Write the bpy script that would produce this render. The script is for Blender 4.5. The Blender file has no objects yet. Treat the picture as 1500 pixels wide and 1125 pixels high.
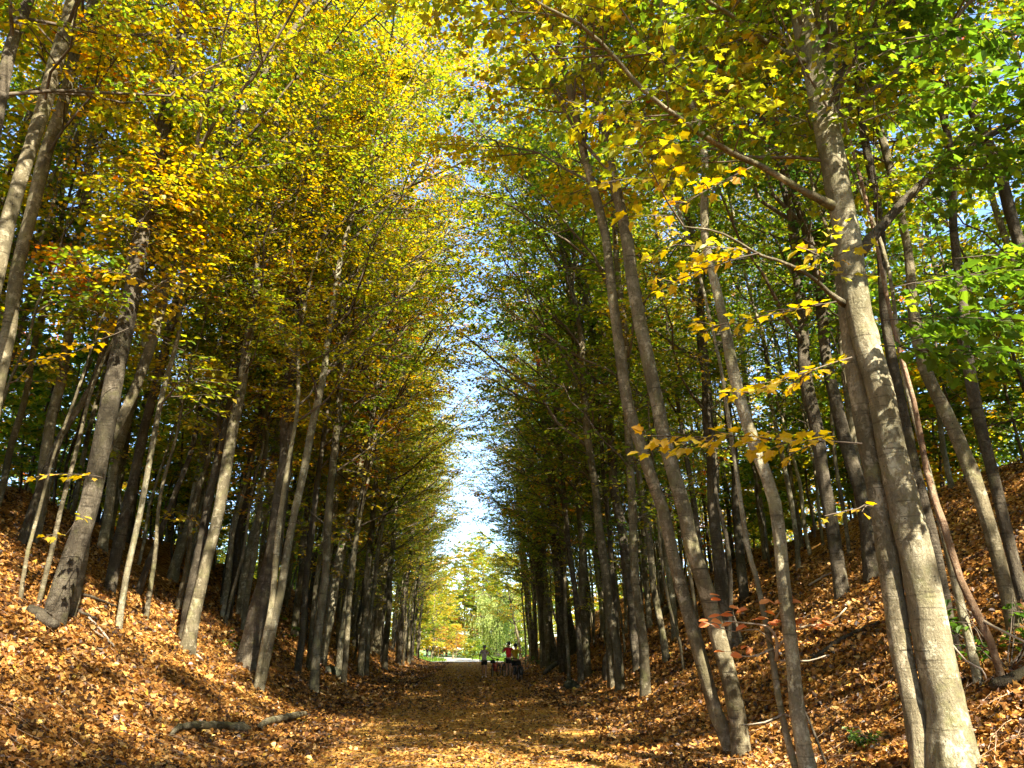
import bpy, math, random
import numpy as np
from mathutils import Vector, Matrix, Quaternion

R = math.radians
scene = bpy.context.scene
COL = scene.collection

# ------------------------------------------------------------------ camera
EYE = np.array([0.0, 0.0, 1.55])
PITCH, YAW, FPX = R(18.96), R(2.88), 1128.0
fw = np.array([math.sin(YAW) * math.cos(PITCH), math.cos(YAW) * math.cos(PITCH), math.sin(PITCH)])
rt = np.array([math.cos(YAW), -math.sin(YAW), 0.0])
up = np.cross(rt, fw)
cam = bpy.data.cameras.new('camera')
cam.sensor_width = 36.0
cam.lens = 36.0 * FPX / 1500.0
cam.clip_start, cam.clip_end = 0.1, 4000.0
camo = bpy.data.objects.new('camera', cam)
camo.matrix_world = Matrix(((rt[0], up[0], -fw[0], EYE[0]), (rt[1], up[1], -fw[1], EYE[1]), (rt[2], up[2], -fw[2], EYE[2]), (0, 0, 0, 1)))
COL.objects.link(camo)
scene.camera = camo

# ------------------------------------------------------------------ light
SUN_EL, SUN_AZ = R(43.0), R(154.0)          # azimuth clockwise from +Y: behind the viewer, to the right
world = bpy.data.worlds.new('World')
scene.world = world
world.use_nodes = True
wn = world.node_tree
bg = wn.nodes['Background']
sky = wn.nodes.new('ShaderNodeTexSky')
sky.sky_type = 'NISHITA'
sky.sun_disc = False
sky.sun_elevation = SUN_EL
sky.sun_rotation = SUN_AZ
sky.air_density, sky.dust_density, sky.ozone_density = 0.9, 0.05, 3.5
wn.links.new(sky.outputs[0], bg.inputs[0])
bg.inputs[1].default_value = 0.095
sl = bpy.data.lights.new('sun', 'SUN')
sl.energy = 4.0
sl.angle = R(0.53)
sl.color = (1.0, 0.93, 0.80)
slo = bpy.data.objects.new('sun', sl)
to_sun = Vector((math.sin(SUN_AZ) * math.cos(SUN_EL), math.cos(SUN_AZ) * math.cos(SUN_EL), math.sin(SUN_EL)))
slo.rotation_euler = (-to_sun).to_track_quat('-Z', 'Y').to_euler()
slo.location = to_sun * 60
COL.objects.link(slo)
vs = scene.view_settings
scene.display_settings.display_device = 'sRGB'
vs.view_transform, vs.look, vs.gamma, vs.use_curve_mapping = 'Standard', 'None', 1.0, False
vs.exposure = 2.7
scene.cycles.max_bounces = 12
scene.cycles.diffuse_bounces = 8
scene.cycles.transmission_bounces = 8
scene.cycles.glossy_bounces = 2
scene.cycles.sample_clamp_indirect = 6.0
scene.cycles.caustics_reflective = False
scene.cycles.caustics_refractive = False

# ------------------------------------------------------------------ helpers
def ray(px, py):
    return fw + rt * ((px - 750.0) / FPX) + up * ((562.5 - py) / FPX)

def at(px, py, Y):
    d = ray(px, py)
    return EYE + d * (Y / d[1])

def sstep(a, b, x):
    t = np.clip((x - a) / (b - a), 0, 1)
    return t * t * (3 - 2 * t)

def ground_h(x, y):
    x = np.asarray(x, float); y = np.asarray(y, float)
    yy = np.clip(y, 0, 120)
    toe = np.where(x < 0, 4.0 + 0.012 * yy, 3.75 + 0.016 * yy)
    wob = 0.25 * np.sin(y * 0.31 + np.where(x < 0, 0.3, 2.1)) + 0.15 * np.sin(y * 0.83 + np.where(x < 0, 1.3, 0.1))
    a = np.abs(x) - toe + wob * 0.6
    k, e = 0.62, 1.0
    lin = np.where(a < -e, 0.0, np.where(a < e, (a + e) ** 2 / (4 * e), a))
    c = 9.2
    lin = np.where(a > c, c + (a - c) * 0.12 + 0.88 * 1.2 * (1 - np.exp(-(a - c) / 1.2)), lin)
    lin = np.minimum(lin, 14)
    f = 1 - sstep(90, 116, y)
    h = k * lin * f
    amp = np.clip(lin / 3, 0, 1) * f
    h = h + amp * (0.13 * np.sin(x * 0.9 + y * 0.55) + 0.10 * np.sin(y * 1.1 - x * 0.7 + 1) + 0.05 * np.sin(2.3 * x + 1.9 * y))
    h = h + 0.02 * np.sin(x * 1.7 + 0.5 * y) * np.sin(y * 0.9) + 0.015 * np.sin(x * 3.1 - y * 1.3)
    return h

def gz(x, y):
    return float(ground_h(x, y))

def ground_px(px, py, far=125.0):
    d = ray(px, py)
    prev = None
    for Y in np.arange(3.0, far, 0.05):
        p = EYE + d * (Y / d[1])
        if p[2] <= gz(p[0], p[1]):
            p[2] = gz(p[0], p[1])
            return p
    p = EYE + d * (24.0 / d[1])
    p[2] = gz(p[0], p[1])
    return p

def mk_mesh(name, V, polys, mat=None, attrs=None, smooth=True):
    """polys: list of (n,k) int arrays"""
    me = bpy.data.meshes.new(name)
    V = np.asarray(V, dtype=np.float32)
    me.vertices.add(len(V))
    me.vertices.foreach_set('co', V.ravel())
    loops = np.concatenate([p.ravel() for p in polys]).astype(np.int32)
    tot = np.concatenate([np.full(len(p), p.shape[1], np.int32) for p in polys])
    start = np.concatenate([[0], np.cumsum(tot)[:-1]]).astype(np.int32)
    me.loops.add(len(loops))
    me.loops.foreach_set('vertex_index', loops)
    me.polygons.add(len(tot))
    me.polygons.foreach_set('loop_start', start)
    me.polygons.foreach_set('use_smooth', np.full(len(tot), smooth, bool))
    for k, v in (attrs or {}).items():
        a = me.attributes.new(k, 'FLOAT', 'POINT')
        a.data.foreach_set('value', np.asarray(v, np.float32))
    me.update(calc_edges=True)
    if mat:
        me.materials.append(mat)
    return me

def link(name, data, parent=None, loc=None, **props):
    o = bpy.data.objects.new(name, data)
    COL.objects.link(o)
    if parent is not None:
        o.parent = parent
    if loc is not None:
        o.location = loc
    for k, v in props.items():
        o[k] = v
    return o

def empty(name, loc, label, cat, group=None, rot=0.0):
    o = bpy.data.objects.new(name, None)
    o.empty_display_size = 0.2
    COL.objects.link(o)
    o.location = loc
    o.rotation_euler = (0, 0, rot)
    o['label'] = label
    o['category'] = cat
    if group:
        o['group'] = group
    return o

def tag(o, label, cat, group=None):
    o['label'] = label; o['category'] = cat
    if group:
        o['group'] = group
    return o

def norm(v):
    return v / np.maximum(np.linalg.norm(v, axis=-1, keepdims=True), 1e-9)

def tubes(P, Rr, sides, cap=False):
    """P (n,k,3), Rr (n,k) -> verts, quads"""
    P = np.asarray(P, float); Rr = np.asarray(Rr, float)
    n, k, _ = P.shape
    T = np.gradient(P, axis=1)
    T = norm(T)
    ref = np.where(np.abs(T[:, :1, 2:3]) > 0.8, np.array([1.0, 0.13, 0.0]), np.array([0.0, 0.0, 1.0]))
    B = norm(np.cross(T, np.broadcast_to(ref, T.shape)))
    N = np.cross(B, T)
    ang = np.arange(sides) * 2 * math.pi / sides
    ring = P[:, :, None, :] + Rr[:, :, None, None] * (np.cos(ang)[None, None, :, None] * B[:, :, None, :] + np.sin(ang)[None, None, :, None] * N[:, :, None, :])
    V = ring.reshape(-1, 3)
    i = np.arange(n)[:, None, None] * (k * sides)
    j = np.arange(k - 1)[None, :, None] * sides
    s = np.arange(sides)[None, None, :]
    s2 = (s + 1) % sides
    Q = np.stack([i + j + s, i + j + s2, i + j + sides + s2, i + j + sides + s], -1).reshape(-1, 4)
    polys = [Q]
    if cap:
        b = np.arange(n)[:, None] * (k * sides)
        polys.append(b + np.arange(sides)[None, ::-1])
        polys.append(b + (k - 1) * sides + np.arange(sides)[None, :])
    return V, polys

class Geo:
    def __init__(self):
        self.V = []; self.P = []; self.n = 0
    def add(self, V, polys):
        V = np.asarray(V, float)
        self.V.append(V)
        self.P += [np.asarray(p) + self.n for p in polys]
        self.n += len(V)
    def tube(self, pts, rad, sides=8, cap=True):
        pts = np.asarray(pts, float)
        rad = np.full(len(pts), rad, float) if np.isscalar(rad) else np.asarray(rad, float)
        self.add(*tubes(pts[None], rad[None], sides, cap))
    def box(self, c, s, rz=0.0):
        x, y, z = np.array(s) / 2
        v = np.array([[a, b, d] for a in (-x, x) for b in (-y, y) for d in (-z, z)])
        cr, sr = math.cos(rz), math.sin(rz)
        v = np.stack([v[:, 0] * cr - v[:, 1] * sr, v[:, 0] * sr + v[:, 1] * cr, v[:, 2]], -1) + np.array(c)
        self.add(v, [np.array([[0, 1, 3, 2], [4, 6, 7, 5], [0, 4, 5, 1], [2, 3, 7, 6], [0, 2, 6, 4], [1, 5, 7, 3]])])
    def ell(self, c, r, nu=12, nv=8, z0=-1.0):
        th = np.linspace(math.asin(z0), math.pi / 2, nv)
        V = []
        for t in th:
            for u in range(nu):
                a = u * 2 * math.pi / nu
                V.append([r[0] * math.cos(t) * math.cos(a), r[1] * math.cos(t) * math.sin(a), r[2] * math.sin(t)])
        V = np.array(V) + np.array(c)
        q = [[i * nu + u, i * nu + (u + 1) % nu, (i + 1) * nu + (u + 1) % nu, (i + 1) * nu + u] for i in range(nv - 1) for u in range(nu)]
        self.add(V, [np.array(q)])
    def mesh(self, name, mat, smooth=True, attrs=None):
        return mk_mesh(name, np.concatenate(self.V), self.P, mat, attrs, smooth)

# ------------------------------------------------------------------ materials
def new_mat(name):
    m = bpy.data.materials.new(name)
    m.use_nodes = True
    nt = m.node_tree
    for n in list(nt.nodes):
        nt.nodes.remove(n)
    out = nt.nodes.new('ShaderNodeOutputMaterial')
    return m, nt, out

def N(nt, t, **kw):
    n = nt.nodes.new(t)
    for k, v in kw.items():
        setattr(n, k, v)
    return n

def ramp(nt, fac, stops, interp='LINEAR'):
    r = nt.nodes.new('ShaderNodeValToRGB')
    r.color_ramp.interpolation = interp
    el = r.color_ramp.elements
    el[0].position, el[0].color = stops[0][0], (*stops[0][1], 1)
    el[1].position, el[1].color = stops[-1][0], (*stops[-1][1], 1)
    for p, c in stops[1:-1]:
        e = el.new(p); e.color = (*c, 1)
    if fac is not None:
        nt.links.new(fac, r.inputs[0])
    return r

def math_n(nt, op, a, b=None, clamp=False):
    m = N(nt, 'ShaderNodeMath', operation=op, use_clamp=clamp)
    for i, v in enumerate((a, b)):
        if v is None:
            continue
        if hasattr(v, 'is_output'):
            nt.links.new(v, m.inputs[i])
        else:
            m.inputs[i].default_value = v
    return m.outputs[0]

LEAF_STOPS = [(0.0, (0.045, 0.10, 0.018)), (0.2, (0.125, 0.22, 0.024)), (0.38, (0.27, 0.32, 0.03)), (0.52, (0.42, 0.345, 0.034)),
              (0.66, (0.57, 0.385, 0.042)), (0.78, (0.56, 0.30, 0.042)), (0.9, (0.55, 0.16, 0.03)), (1.0, (0.36, 0.08, 0.03))]

def leaf_material(name, stops, trans=0.54, island=0.14):
    m, nt, out = new_mat(name)
    at_ = N(nt, 'ShaderNodeAttribute', attribute_name='tone')
    oi = N(nt, 'ShaderNodeObjectInfo')
    ge = N(nt, 'ShaderNodeNewGeometry')
    sep = N(nt, 'ShaderNodeSeparateColor')
    nt.links.new(oi.outputs['Color'], sep.inputs[0])
    t = math_n(nt, 'ADD', at_.outputs['Fac'], sep.outputs[0])
    r0 = math_n(nt, 'SUBTRACT', ge.outputs['Random Per Island'], 0.5)
    r1 = math_n(nt, 'MULTIPLY', r0, island)
    t = math_n(nt, 'ADD', t, r1, clamp=True)
    col = ramp(nt, t, stops)
    hv = N(nt, 'ShaderNodeHueSaturation')
    hv.inputs['Saturation'].default_value = 1.0
    v = math_n(nt, 'MULTIPLY_ADD', ge.outputs['Random Per Island'], 0.5)
    nt.nodes[-1].inputs[2].default_value = 0.75
    nt.links.new(v, hv.inputs['Value'])
    nt.links.new(col.outputs[0], hv.inputs['Color'])
    pb = N(nt, 'ShaderNodeBsdfPrincipled')
    pb.inputs['Roughness'].default_value = 0.42
    pb.inputs['Specular IOR Level'].default_value = 0.35
    nt.links.new(hv.outputs[0], pb.inputs['Base Color'])
    tr = N(nt, 'ShaderNodeBsdfTranslucent')
    g = N(nt, 'ShaderNodeHueSaturation')
    g.inputs['Saturation'].default_value = 1.08
    g.inputs['Value'].default_value = 1.35
    nt.links.new(hv.outputs[0], g.inputs['Color'])
    nt.links.new(g.outputs[0], tr.inputs[0])
    mx = N(nt, 'ShaderNodeMixShader')
    mx.inputs[0].default_value = trans
    nt.links.new(pb.outputs[0], mx.inputs[1])
    nt.links.new(tr.outputs[0], mx.inputs[2])
    nt.links.new(mx.outputs[0], out.inputs[0])
    return m

M_LEAF = leaf_material('maple_leaf', LEAF_STOPS)
M_WILLOW = leaf_material('willow_leaf', [(0.0, (0.24, 0.32, 0.07)), (0.5, (0.40, 0.47, 0.12)), (1.0, (0.58, 0.58, 0.18))])
M_BEECH = leaf_material('beech_leaf', [(0.0, (0.58, 0.19, 0.06)), (0.5, (0.64, 0.25, 0.09)), (1.0, (0.62, 0.36, 0.15))])
LITTER_STOPS = [(0.0, (0.05, 0.024, 0.011)), (0.18, (0.14, 0.058, 0.017)), (0.36, (0.26, 0.112, 0.024)), (0.52, (0.37, 0.17, 0.034)),
                (0.66, (0.44, 0.23, 0.06)), (0.8, (0.50, 0.32, 0.12)), (0.9, (0.44, 0.21, 0.045)), (1.0, (0.52, 0.34, 0.05))]
M_LITTER = leaf_material('fallen_leaf', LITTER_STOPS, trans=0.16, island=0.85)

def bark_material(name, dark, mid, light, moss=(0.20, 0.20, 0.07), bump=0.6, mossy=0.5, patch=0.6):
    m, nt, out = new_mat(name)
    L = nt.links.new
    tc = N(nt, 'ShaderNodeTexCoord')
    oi = N(nt, 'ShaderNodeObjectInfo')
    off = N(nt, 'ShaderNodeVectorMath', operation='SCALE')
    L(oi.outputs['Location'], off.inputs[0]); off.inputs['Scale'].default_value = 1.7
    ad = N(nt, 'ShaderNodeVectorMath', operation='ADD')
    L(tc.outputs['Object'], ad.inputs[0]); L(off.outputs[0], ad.inputs[1])
    def noise(scale, detail, rough=0.6, sc=(1, 1, 1), dist=0.0):
        mp = N(nt, 'ShaderNodeMapping'); mp.inputs['Scale'].default_value = sc
        L(ad.outputs[0], mp.inputs[0])
        n = N(nt, 'ShaderNodeTexNoise')
        n.inputs['Scale'].default_value = scale; n.inputs['Detail'].default_value = detail
        n.inputs['Roughness'].default_value = rough; n.inputs['Distortion'].default_value = dist
        L(mp.outputs[0], n.inputs[0])
        return n.outputs['Fac']
    def mix(f, a, b):
        mx = N(nt, 'ShaderNodeMix', data_type='RGBA')
        L(f, mx.inputs['Factor'])
        for k, v in (('A', a), ('B', b)):
            if isinstance(v, tuple):
                mx.inputs[k].default_value = (*v, 1)
            else:
                L(v, mx.inputs[k])
        return mx.outputs['Result']
    fiss = noise(11, 7, 0.7, (1.5, 1.5, 0.42), 1.2)          # vertical furrows
    grain = noise(45, 5, 0.7, (1, 1, 0.7))
    blot = noise(2.3, 6, 0.62, (1, 1, 0.6), 0.4)             # big weathered areas
    lich = noise(6.5, 7, 0.72, (1, 1, 0.8), 0.3)             # pale crusty patches
    wrin = noise(9, 4, 0.6, (0.25, 0.25, 3.2), 0.2)          # horizontal wrinkles
    spek = noise(30, 3, 0.5)
    t = math_n(nt, 'ADD', math_n(nt, 'MULTIPLY', fiss, 0.35), math_n(nt, 'MULTIPLY', blot, 0.65))
    t = math_n(nt, 'ADD', t, math_n(nt, 'MULTIPLY_ADD', grain, 0.35)); nt.nodes[-2].inputs[2].default_value = -0.175
    col = ramp(nt, t, [(0.30, dark), (0.5, mid), (0.68, light)]).outputs[0]
    pk = ramp(nt, lich, [(0.53, (0, 0, 0)), (0.60, (patch, patch, patch))])
    pale = tuple(min(0.6, c * 1.5 + 0.03) for c in light)
    col = mix(pk.outputs[0], col, pale)
    mk = ramp(nt, noise(3.1, 6, 0.7), [(0.52, (0, 0, 0)), (0.68, (mossy, mossy, mossy))])
    col = mix(mk.outputs[0], col, moss)
    st_ = ramp(nt, noise(1.3, 7, 0.66, (1, 1, 0.55), 0.8), [(0.50, (0, 0, 0)), (0.60, (0.62, 0.62, 0.62))])
    col = mix(st_.outputs[0], col, tuple(c * f for c, f in zip(dark, (1.15, 1.2, 1.0))))
    wk = ramp(nt, wrin, [(0.33, (0.8, 0.8, 0.8)), (0.42, (0, 0, 0))])
    col = mix(wk.outputs[0], col, dark)
    sk = ramp(nt, spek, [(0.27, (0.9, 0.9, 0.9)), (0.34, (0, 0, 0))])
    col = mix(sk.outputs[0], col, tuple(c * 0.6 for c in dark))
    hv = N(nt, 'ShaderNodeHueSaturation')
    v = math_n(nt, 'MULTIPLY_ADD', oi.outputs['Random'], 0.5); nt.nodes[-1].inputs[2].default_value = 0.75
    L(v, hv.inputs['Value']); L(col, hv.inputs['Color'])
    pb = N(nt, 'ShaderNodeBsdfPrincipled')
    pb.inputs['Roughness'].default_value = 0.9
    pb.inputs['Specular IOR Level'].default_value = 0.15
    L(hv.outputs[0], pb.inputs['Base Color'])
    b = N(nt, 'ShaderNodeBump'); b.inputs['Strength'].default_value = bump; b.inputs['Distance'].default_value = 0.055
    hh = math_n(nt, 'ADD', fiss, math_n(nt, 'MULTIPLY', grain, 0.45))
    hh = math_n(nt, 'ADD', hh, math_n(nt, 'MULTIPLY', wrin, 0.3))
    hh = math_n(nt, 'ADD', hh, math_n(nt, 'MULTIPLY', pk.outputs[0], 0.25))
    L(hh, b.inputs['Height']); L(b.outputs[0], pb.inputs['Normal'])
    L(pb.outputs[0], out.inputs[0])
    return m

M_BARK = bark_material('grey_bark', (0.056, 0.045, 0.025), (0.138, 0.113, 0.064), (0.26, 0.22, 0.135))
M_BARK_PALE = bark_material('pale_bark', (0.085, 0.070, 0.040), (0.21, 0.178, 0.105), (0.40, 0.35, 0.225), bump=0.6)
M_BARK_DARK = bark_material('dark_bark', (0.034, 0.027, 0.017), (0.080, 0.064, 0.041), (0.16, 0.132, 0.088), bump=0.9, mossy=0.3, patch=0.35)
M_BARK_RED = bark_material('bare_wood', (0.12, 0.07, 0.04), (0.27, 0.17, 0.10), (0.42, 0.28, 0.17), mossy=0.1)
M_TWIG = bark_material('twig_bark', (0.06, 0.045, 0.03), (0.11, 0.085, 0.06), (0.18, 0.14, 0.10), mossy=0.1, bump=0.2, patch=0.1)
M_STICK = bark_material('dry_stick', (0.22, 0.17, 0.12), (0.36, 0.29, 0.21), (0.5, 0.42, 0.32), mossy=0.0, bump=0.2, patch=0.1)

def plain(name, col, rough=0.6, metal=0.0, spec=0.4, noise=0.25):
    m, nt, out = new_mat(name)
    pb = N(nt, 'ShaderNodeBsdfPrincipled')
    tc = N(nt, 'ShaderNodeTexCoord')
    n1 = N(nt, 'ShaderNodeTexNoise'); n1.inputs['Scale'].default_value = 14; n1.inputs['Detail'].default_value = 4
    nt.links.new(tc.outputs['Object'], n1.inputs[0])
    c = ramp(nt, n1.outputs['Fac'], [(0.3, tuple(x * (1 - noise) for x in col)), (0.7, tuple(min(1, x * (1 + noise)) for x in col))])
    nt.links.new(c.outputs[0], pb.inputs['Base Color'])
    pb.inputs['Roughness'].default_value = rough
    pb.inputs['Metallic'].default_value = metal
    pb.inputs['Specular IOR Level'].default_value = spec
    nt.links.new(pb.outputs[0], out.inputs[0])
    return m

def ground_material(name='leaf_litter_ground', lift=-0.03, sc0=11.0):
    m, nt, out = new_mat(name)
    tc = N(nt, 'ShaderNodeTexCoord')
    nz = N(nt, 'ShaderNodeTexNoise'); nz.inputs['Scale'].default_value = 4; nz.inputs['Detail'].default_value = 3
    nt.links.new(tc.outputs['Object'], nz.inputs[0])
    wv = N(nt, 'ShaderNodeVectorMath', operation='SCALE'); wv.inputs['Scale'].default_value = 0.12
    nt.links.new(nz.outputs['Color'], wv.inputs[0])
    ad = N(nt, 'ShaderNodeVectorMath', operation='ADD')
    nt.links.new(tc.outputs['Object'], ad.inputs[0]); nt.links.new(wv.outputs[0], ad.inputs[1])
    hs, cs = [], []
    for sc_ in (sc0, sc0 * 1.6):
        v = N(nt, 'ShaderNodeTexVoronoi', feature='F1'); v.inputs['Scale'].default_value = sc_
        nt.links.new(ad.outputs[0], v.inputs['Vector'])
        sp = N(nt, 'ShaderNodeSeparateColor'); nt.links.new(v.outputs['Color'], sp.inputs[0])
        cs.append(sp.outputs[0]); hs.append(v.outputs['Distance'])
    big = N(nt, 'ShaderNodeTexNoise'); big.inputs['Scale'].default_value = 0.5; big.inputs['Detail'].default_value = 5
    nt.links.new(tc.outputs['Object'], big.inputs[0])
    t = math_n(nt, 'ADD', math_n(nt, 'MULTIPLY', cs[0], 0.6), math_n(nt, 'MULTIPLY', cs[1], 0.5))
    t = math_n(nt, 'ADD', t, math_n(nt, 'MULTIPLY_ADD', big.outputs['Fac'], 0.5))
    nt.nodes[-2].inputs[2].default_value = -0.36
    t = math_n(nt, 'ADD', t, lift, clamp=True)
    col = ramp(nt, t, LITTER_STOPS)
    pb = N(nt, 'ShaderNodeBsdfPrincipled'); pb.inputs['Roughness'].default_value = 0.95; pb.inputs['Specular IOR Level'].default_value = 0.0
    nt.links.new(col.outputs[0], pb.inputs['Base Color'])
    b = N(nt, 'ShaderNodeBump'); b.inputs['Strength'].default_value = 0.9; b.inputs['Distance'].default_value = 0.05
    hh = math_n(nt, 'ADD', math_n(nt, 'MULTIPLY', cs[0], 0.6), math_n(nt, 'MULTIPLY', hs[1], 0.8))
    nt.links.new(hh, b.inputs['Height']); nt.links.new(b.outputs[0], pb.inputs['Normal'])
    nt.links.new(pb.outputs[0], out.inputs[0])
    return m

M_GROUND = ground_material(lift=-0.01)
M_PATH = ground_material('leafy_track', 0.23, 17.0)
M_GRASS = plain('meadow_grass', (0.13, 0.22, 0.035), 0.8, noise=0.4)
M_GRAVEL = plain('pale_gravel', (0.46, 0.42, 0.35), 0.9, noise=0.12)

# ------------------------------------------------------------------ ground
def axis(fine, lo, hi, a, b, grow=1.18):
    v = list(np.arange(a, b + 1e-6, fine))
    s = fine
    while v[-1] < hi:
        s *= grow; v.append(v[-1] + s)
    s = fine
    while v[0] > lo:
        s *= grow; v.insert(0, v[0] - s)
    return np.array(v)

def sheet(name, xs, ys, zoff, mat, fn=ground_h, warp=None):
    X, Y = np.meshgrid(xs, ys)
    if warp is not None:
        X = warp(X, Y)
    Z = fn(X, Y) + zoff
    nx, ny = len(xs), len(ys)
    V = np.stack([X, Y, Z], -1).reshape(-1, 3)
    i = np.arange(ny - 1)[:, None] * nx + np.arange(nx - 1)[None]
    Q = np.stack([i, i + 1, i + nx + 1, i + nx], -1).reshape(-1, 4)
    return link(name, mk_mesh(name, V, [Q], mat), kind='structure')

xs = axis(0.3, -1500, 1500, -16, 16)
ys = axis(0.35, -1500, 2500, 2, 60, 1.12)
GROUND = sheet('forest_floor', xs, ys, 0.0, M_GROUND)
def path_warp(X, Y):
    return X + np.sign(X) * (np.abs(X) > 2.2) * (0.22 * np.sin(Y * 0.9 + X) + 0.15 * np.sin(Y * 2.3)) + 0.15
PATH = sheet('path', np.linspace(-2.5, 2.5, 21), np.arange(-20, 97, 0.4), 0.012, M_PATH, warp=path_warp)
# clearing past the wood: meadow and pale gravel track that swings left
sheet('meadow', axis(0.5, -320, 320, -20, 20, 1.15), np.concatenate([np.arange(99, 130, 0.5), np.arange(130, 800, 12.0)]), 0.05, M_GRASS)
def track_center(y):
    return -0.2 - 0.0022 * np.clip(y - 92, 0, 400) ** 2
xsn = np.linspace(-1, 1, 9)
sheet('gravel_track', xsn, np.arange(95.5, 160, 0.5), 0.075, M_GRAVEL, warp=lambda X, Y: track_center(Y) + X * (2.3 + 2.2 * sstep(112, 95, Y)))

# ------------------------------------------------------------------ leaf templates
def maple_template(fold=0.15, curl=0.15, kind='maple', ctw=0.0):
    if kind == 'maple':
        half = [(0.18, -0.08), (0.44, 0.03), (0.33, 0.24), (0.58, 0.52), (0.30, 0.60), (0.17, 0.82)]
    elif kind == 'mid':
        half = [(0.48, 0.16), (0.44, 0.62)]
    elif kind == 'oval':
        half = [(0.22, 0.2), (0.32, 0.5), (0.2, 0.82)]
    else:
        half = [(0.46, 0.4)]
    pts = [(0.0, 0.0), (0.0, 1.0)] + half + [(-a, b) for a, b in half]
    n = len(half)
    V = []
    for i, (x, y) in enumerate(pts):
        z = fold * abs(x) - curl * (y - 0.3) ** 2 - curl * 0.9 * x * x + ctw * x * y
        V.append((x, y, z))
    right = [0] + list(range(2, 2 + n)) + [1]
    left = [1] + list(range(2 + 2 * n - 1, 2 + n - 1, -1)) + [0]
    if n > 1:
        polys = [right, left]
    else:
        polys = [[0, 2, 1], [1, 3, 0]]
    return np.array(V), polys

def leaf_cloud(tmpl, P, D, Nn, S, tone):
    """place one template at N leaves -> V, polys, tone per vertex"""
    TV, TP = tmpl
    D = norm(D); B = norm(np.cross(D, Nn)); Nn = np.cross(B, D)
    V = P[:, None, :] + S[:, None, None] * (TV[None, :, 0:1] * B[:, None] + TV[None, :, 1:2] * D[:, None] + TV[None, :, 2:3] * Nn[:, None])
    m = len(TV)
    base = np.arange(len(P))[:, None] * m
    polys = [base + np.array(p)[None] for p in TP]
    return V.reshape(-1, 3), polys, np.repeat(tone, m)

TM = {'near': [maple_template(0.2, 0.45), maple_template(0.45, 0.8, ctw=0.3), maple_template(-0.2, 0.25, ctw=-0.4), maple_template(0.7, 0.3, ctw=0.2)],
      'mid': [maple_template(0.15, 0.25, 'mid')], 'far': [maple_template(0.2, 0, 'far')],
      'oval': [maple_template(0.1, 0.2, 'oval')]}

def leaf_mesh(name, cls, L, mat=M_LEAF, off=None):
    P, D, Nn, S, T = L
    if off is not None:
        P = P - off
    tm = TM[cls]
    Vs, Ps, Ts, n = [], [], [], 0
    for i, t in enumerate(tm):
        sel = slice(i, None, len(tm))
        if len(P[sel]) == 0:
            continue
        v, p, to = leaf_cloud(t, P[sel], D[sel], Nn[sel], S[sel], T[sel])
        Vs.append(v); Ps += [q + n for q in p]; Ts.append(to); n += len(v)
    return mk_mesh(name, np.concatenate(Vs), Ps, mat, {'tone': np.concatenate(Ts)}, smooth=False)

# ------------------------------------------------------------------ tree generator
def azel(az, el):
    return np.stack([np.cos(az) * np.cos(el), np.sin(az) * np.cos(el), np.sin(el)], -1)

def spray_leaves(rng, tw, az, size, nlf, tone, tvar=0.1, droop=0.25, tilt=0.35):
    """tw (n,k,3) twig polylines, az (n,) headings, tone (n,)"""
    n, k, _ = tw.shape
    s = np.linspace(0.12, 1.0, nlf)[None] + rng.uniform(-0.05, 0.05, (n, nlf))
    s = np.clip(s, 0, 1)
    f = s * (k - 1); i = np.minimum(f.astype(int), k - 2); fr = (f - i)[..., None]
    idx = np.arange(n)[:, None]
    p = tw[idx, i] * (1 - fr) + tw[idx, i + 1] * fr
    side = np.where(np.arange(nlf) % 2 == 0, 1.0, -1.0)[None]
    a = az[:, None] + side * rng.uniform(0.3, 1.25, (n, nlf))
    el = rng.normal(-droop, 0.3, (n, nlf))
    D = azel(a, el)
    p = p + D * rng.uniform(0.03, 0.09, (n, nlf))[..., None]
    Nn = np.stack([rng.normal(0, tilt, (n, nlf)), rng.normal(0, tilt, (n, nlf)), np.ones((n, nlf))], -1)
    S = size * rng.uniform(0.65, 1.15, (n, nlf))
    T = tone[:, None] + rng.normal(0, tvar, (n, nlf))
    return [x.reshape(-1, *x.shape[2:]) for x in (p, D, norm(Nn), S, T)]

def gen_limbs(rng, p0, az, el, L, r0, k=7, bend=0.15, wig=0.05):
    n = len(p0)
    s = np.linspace(0, 1, k)
    d = azel(az, el)
    pts = p0[:, None] + L[:, None, None] * s[None, :, None] * d[:, None]
    pts[:, :, 2] += (bend * L)[:, None] * s[None] ** 2 if np.ndim(bend) else bend * L[:, None] * s[None] ** 2
    w = np.cumsum(rng.normal(0, 1, (n, k, 3)), axis=1)
    w -= w[:, :1]
    pts += w * (wig * L[:, None, None] / k)
    rad = r0[:, None] * (1 - s[None] * 0.8) + 0.003
    return pts, rad

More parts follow.
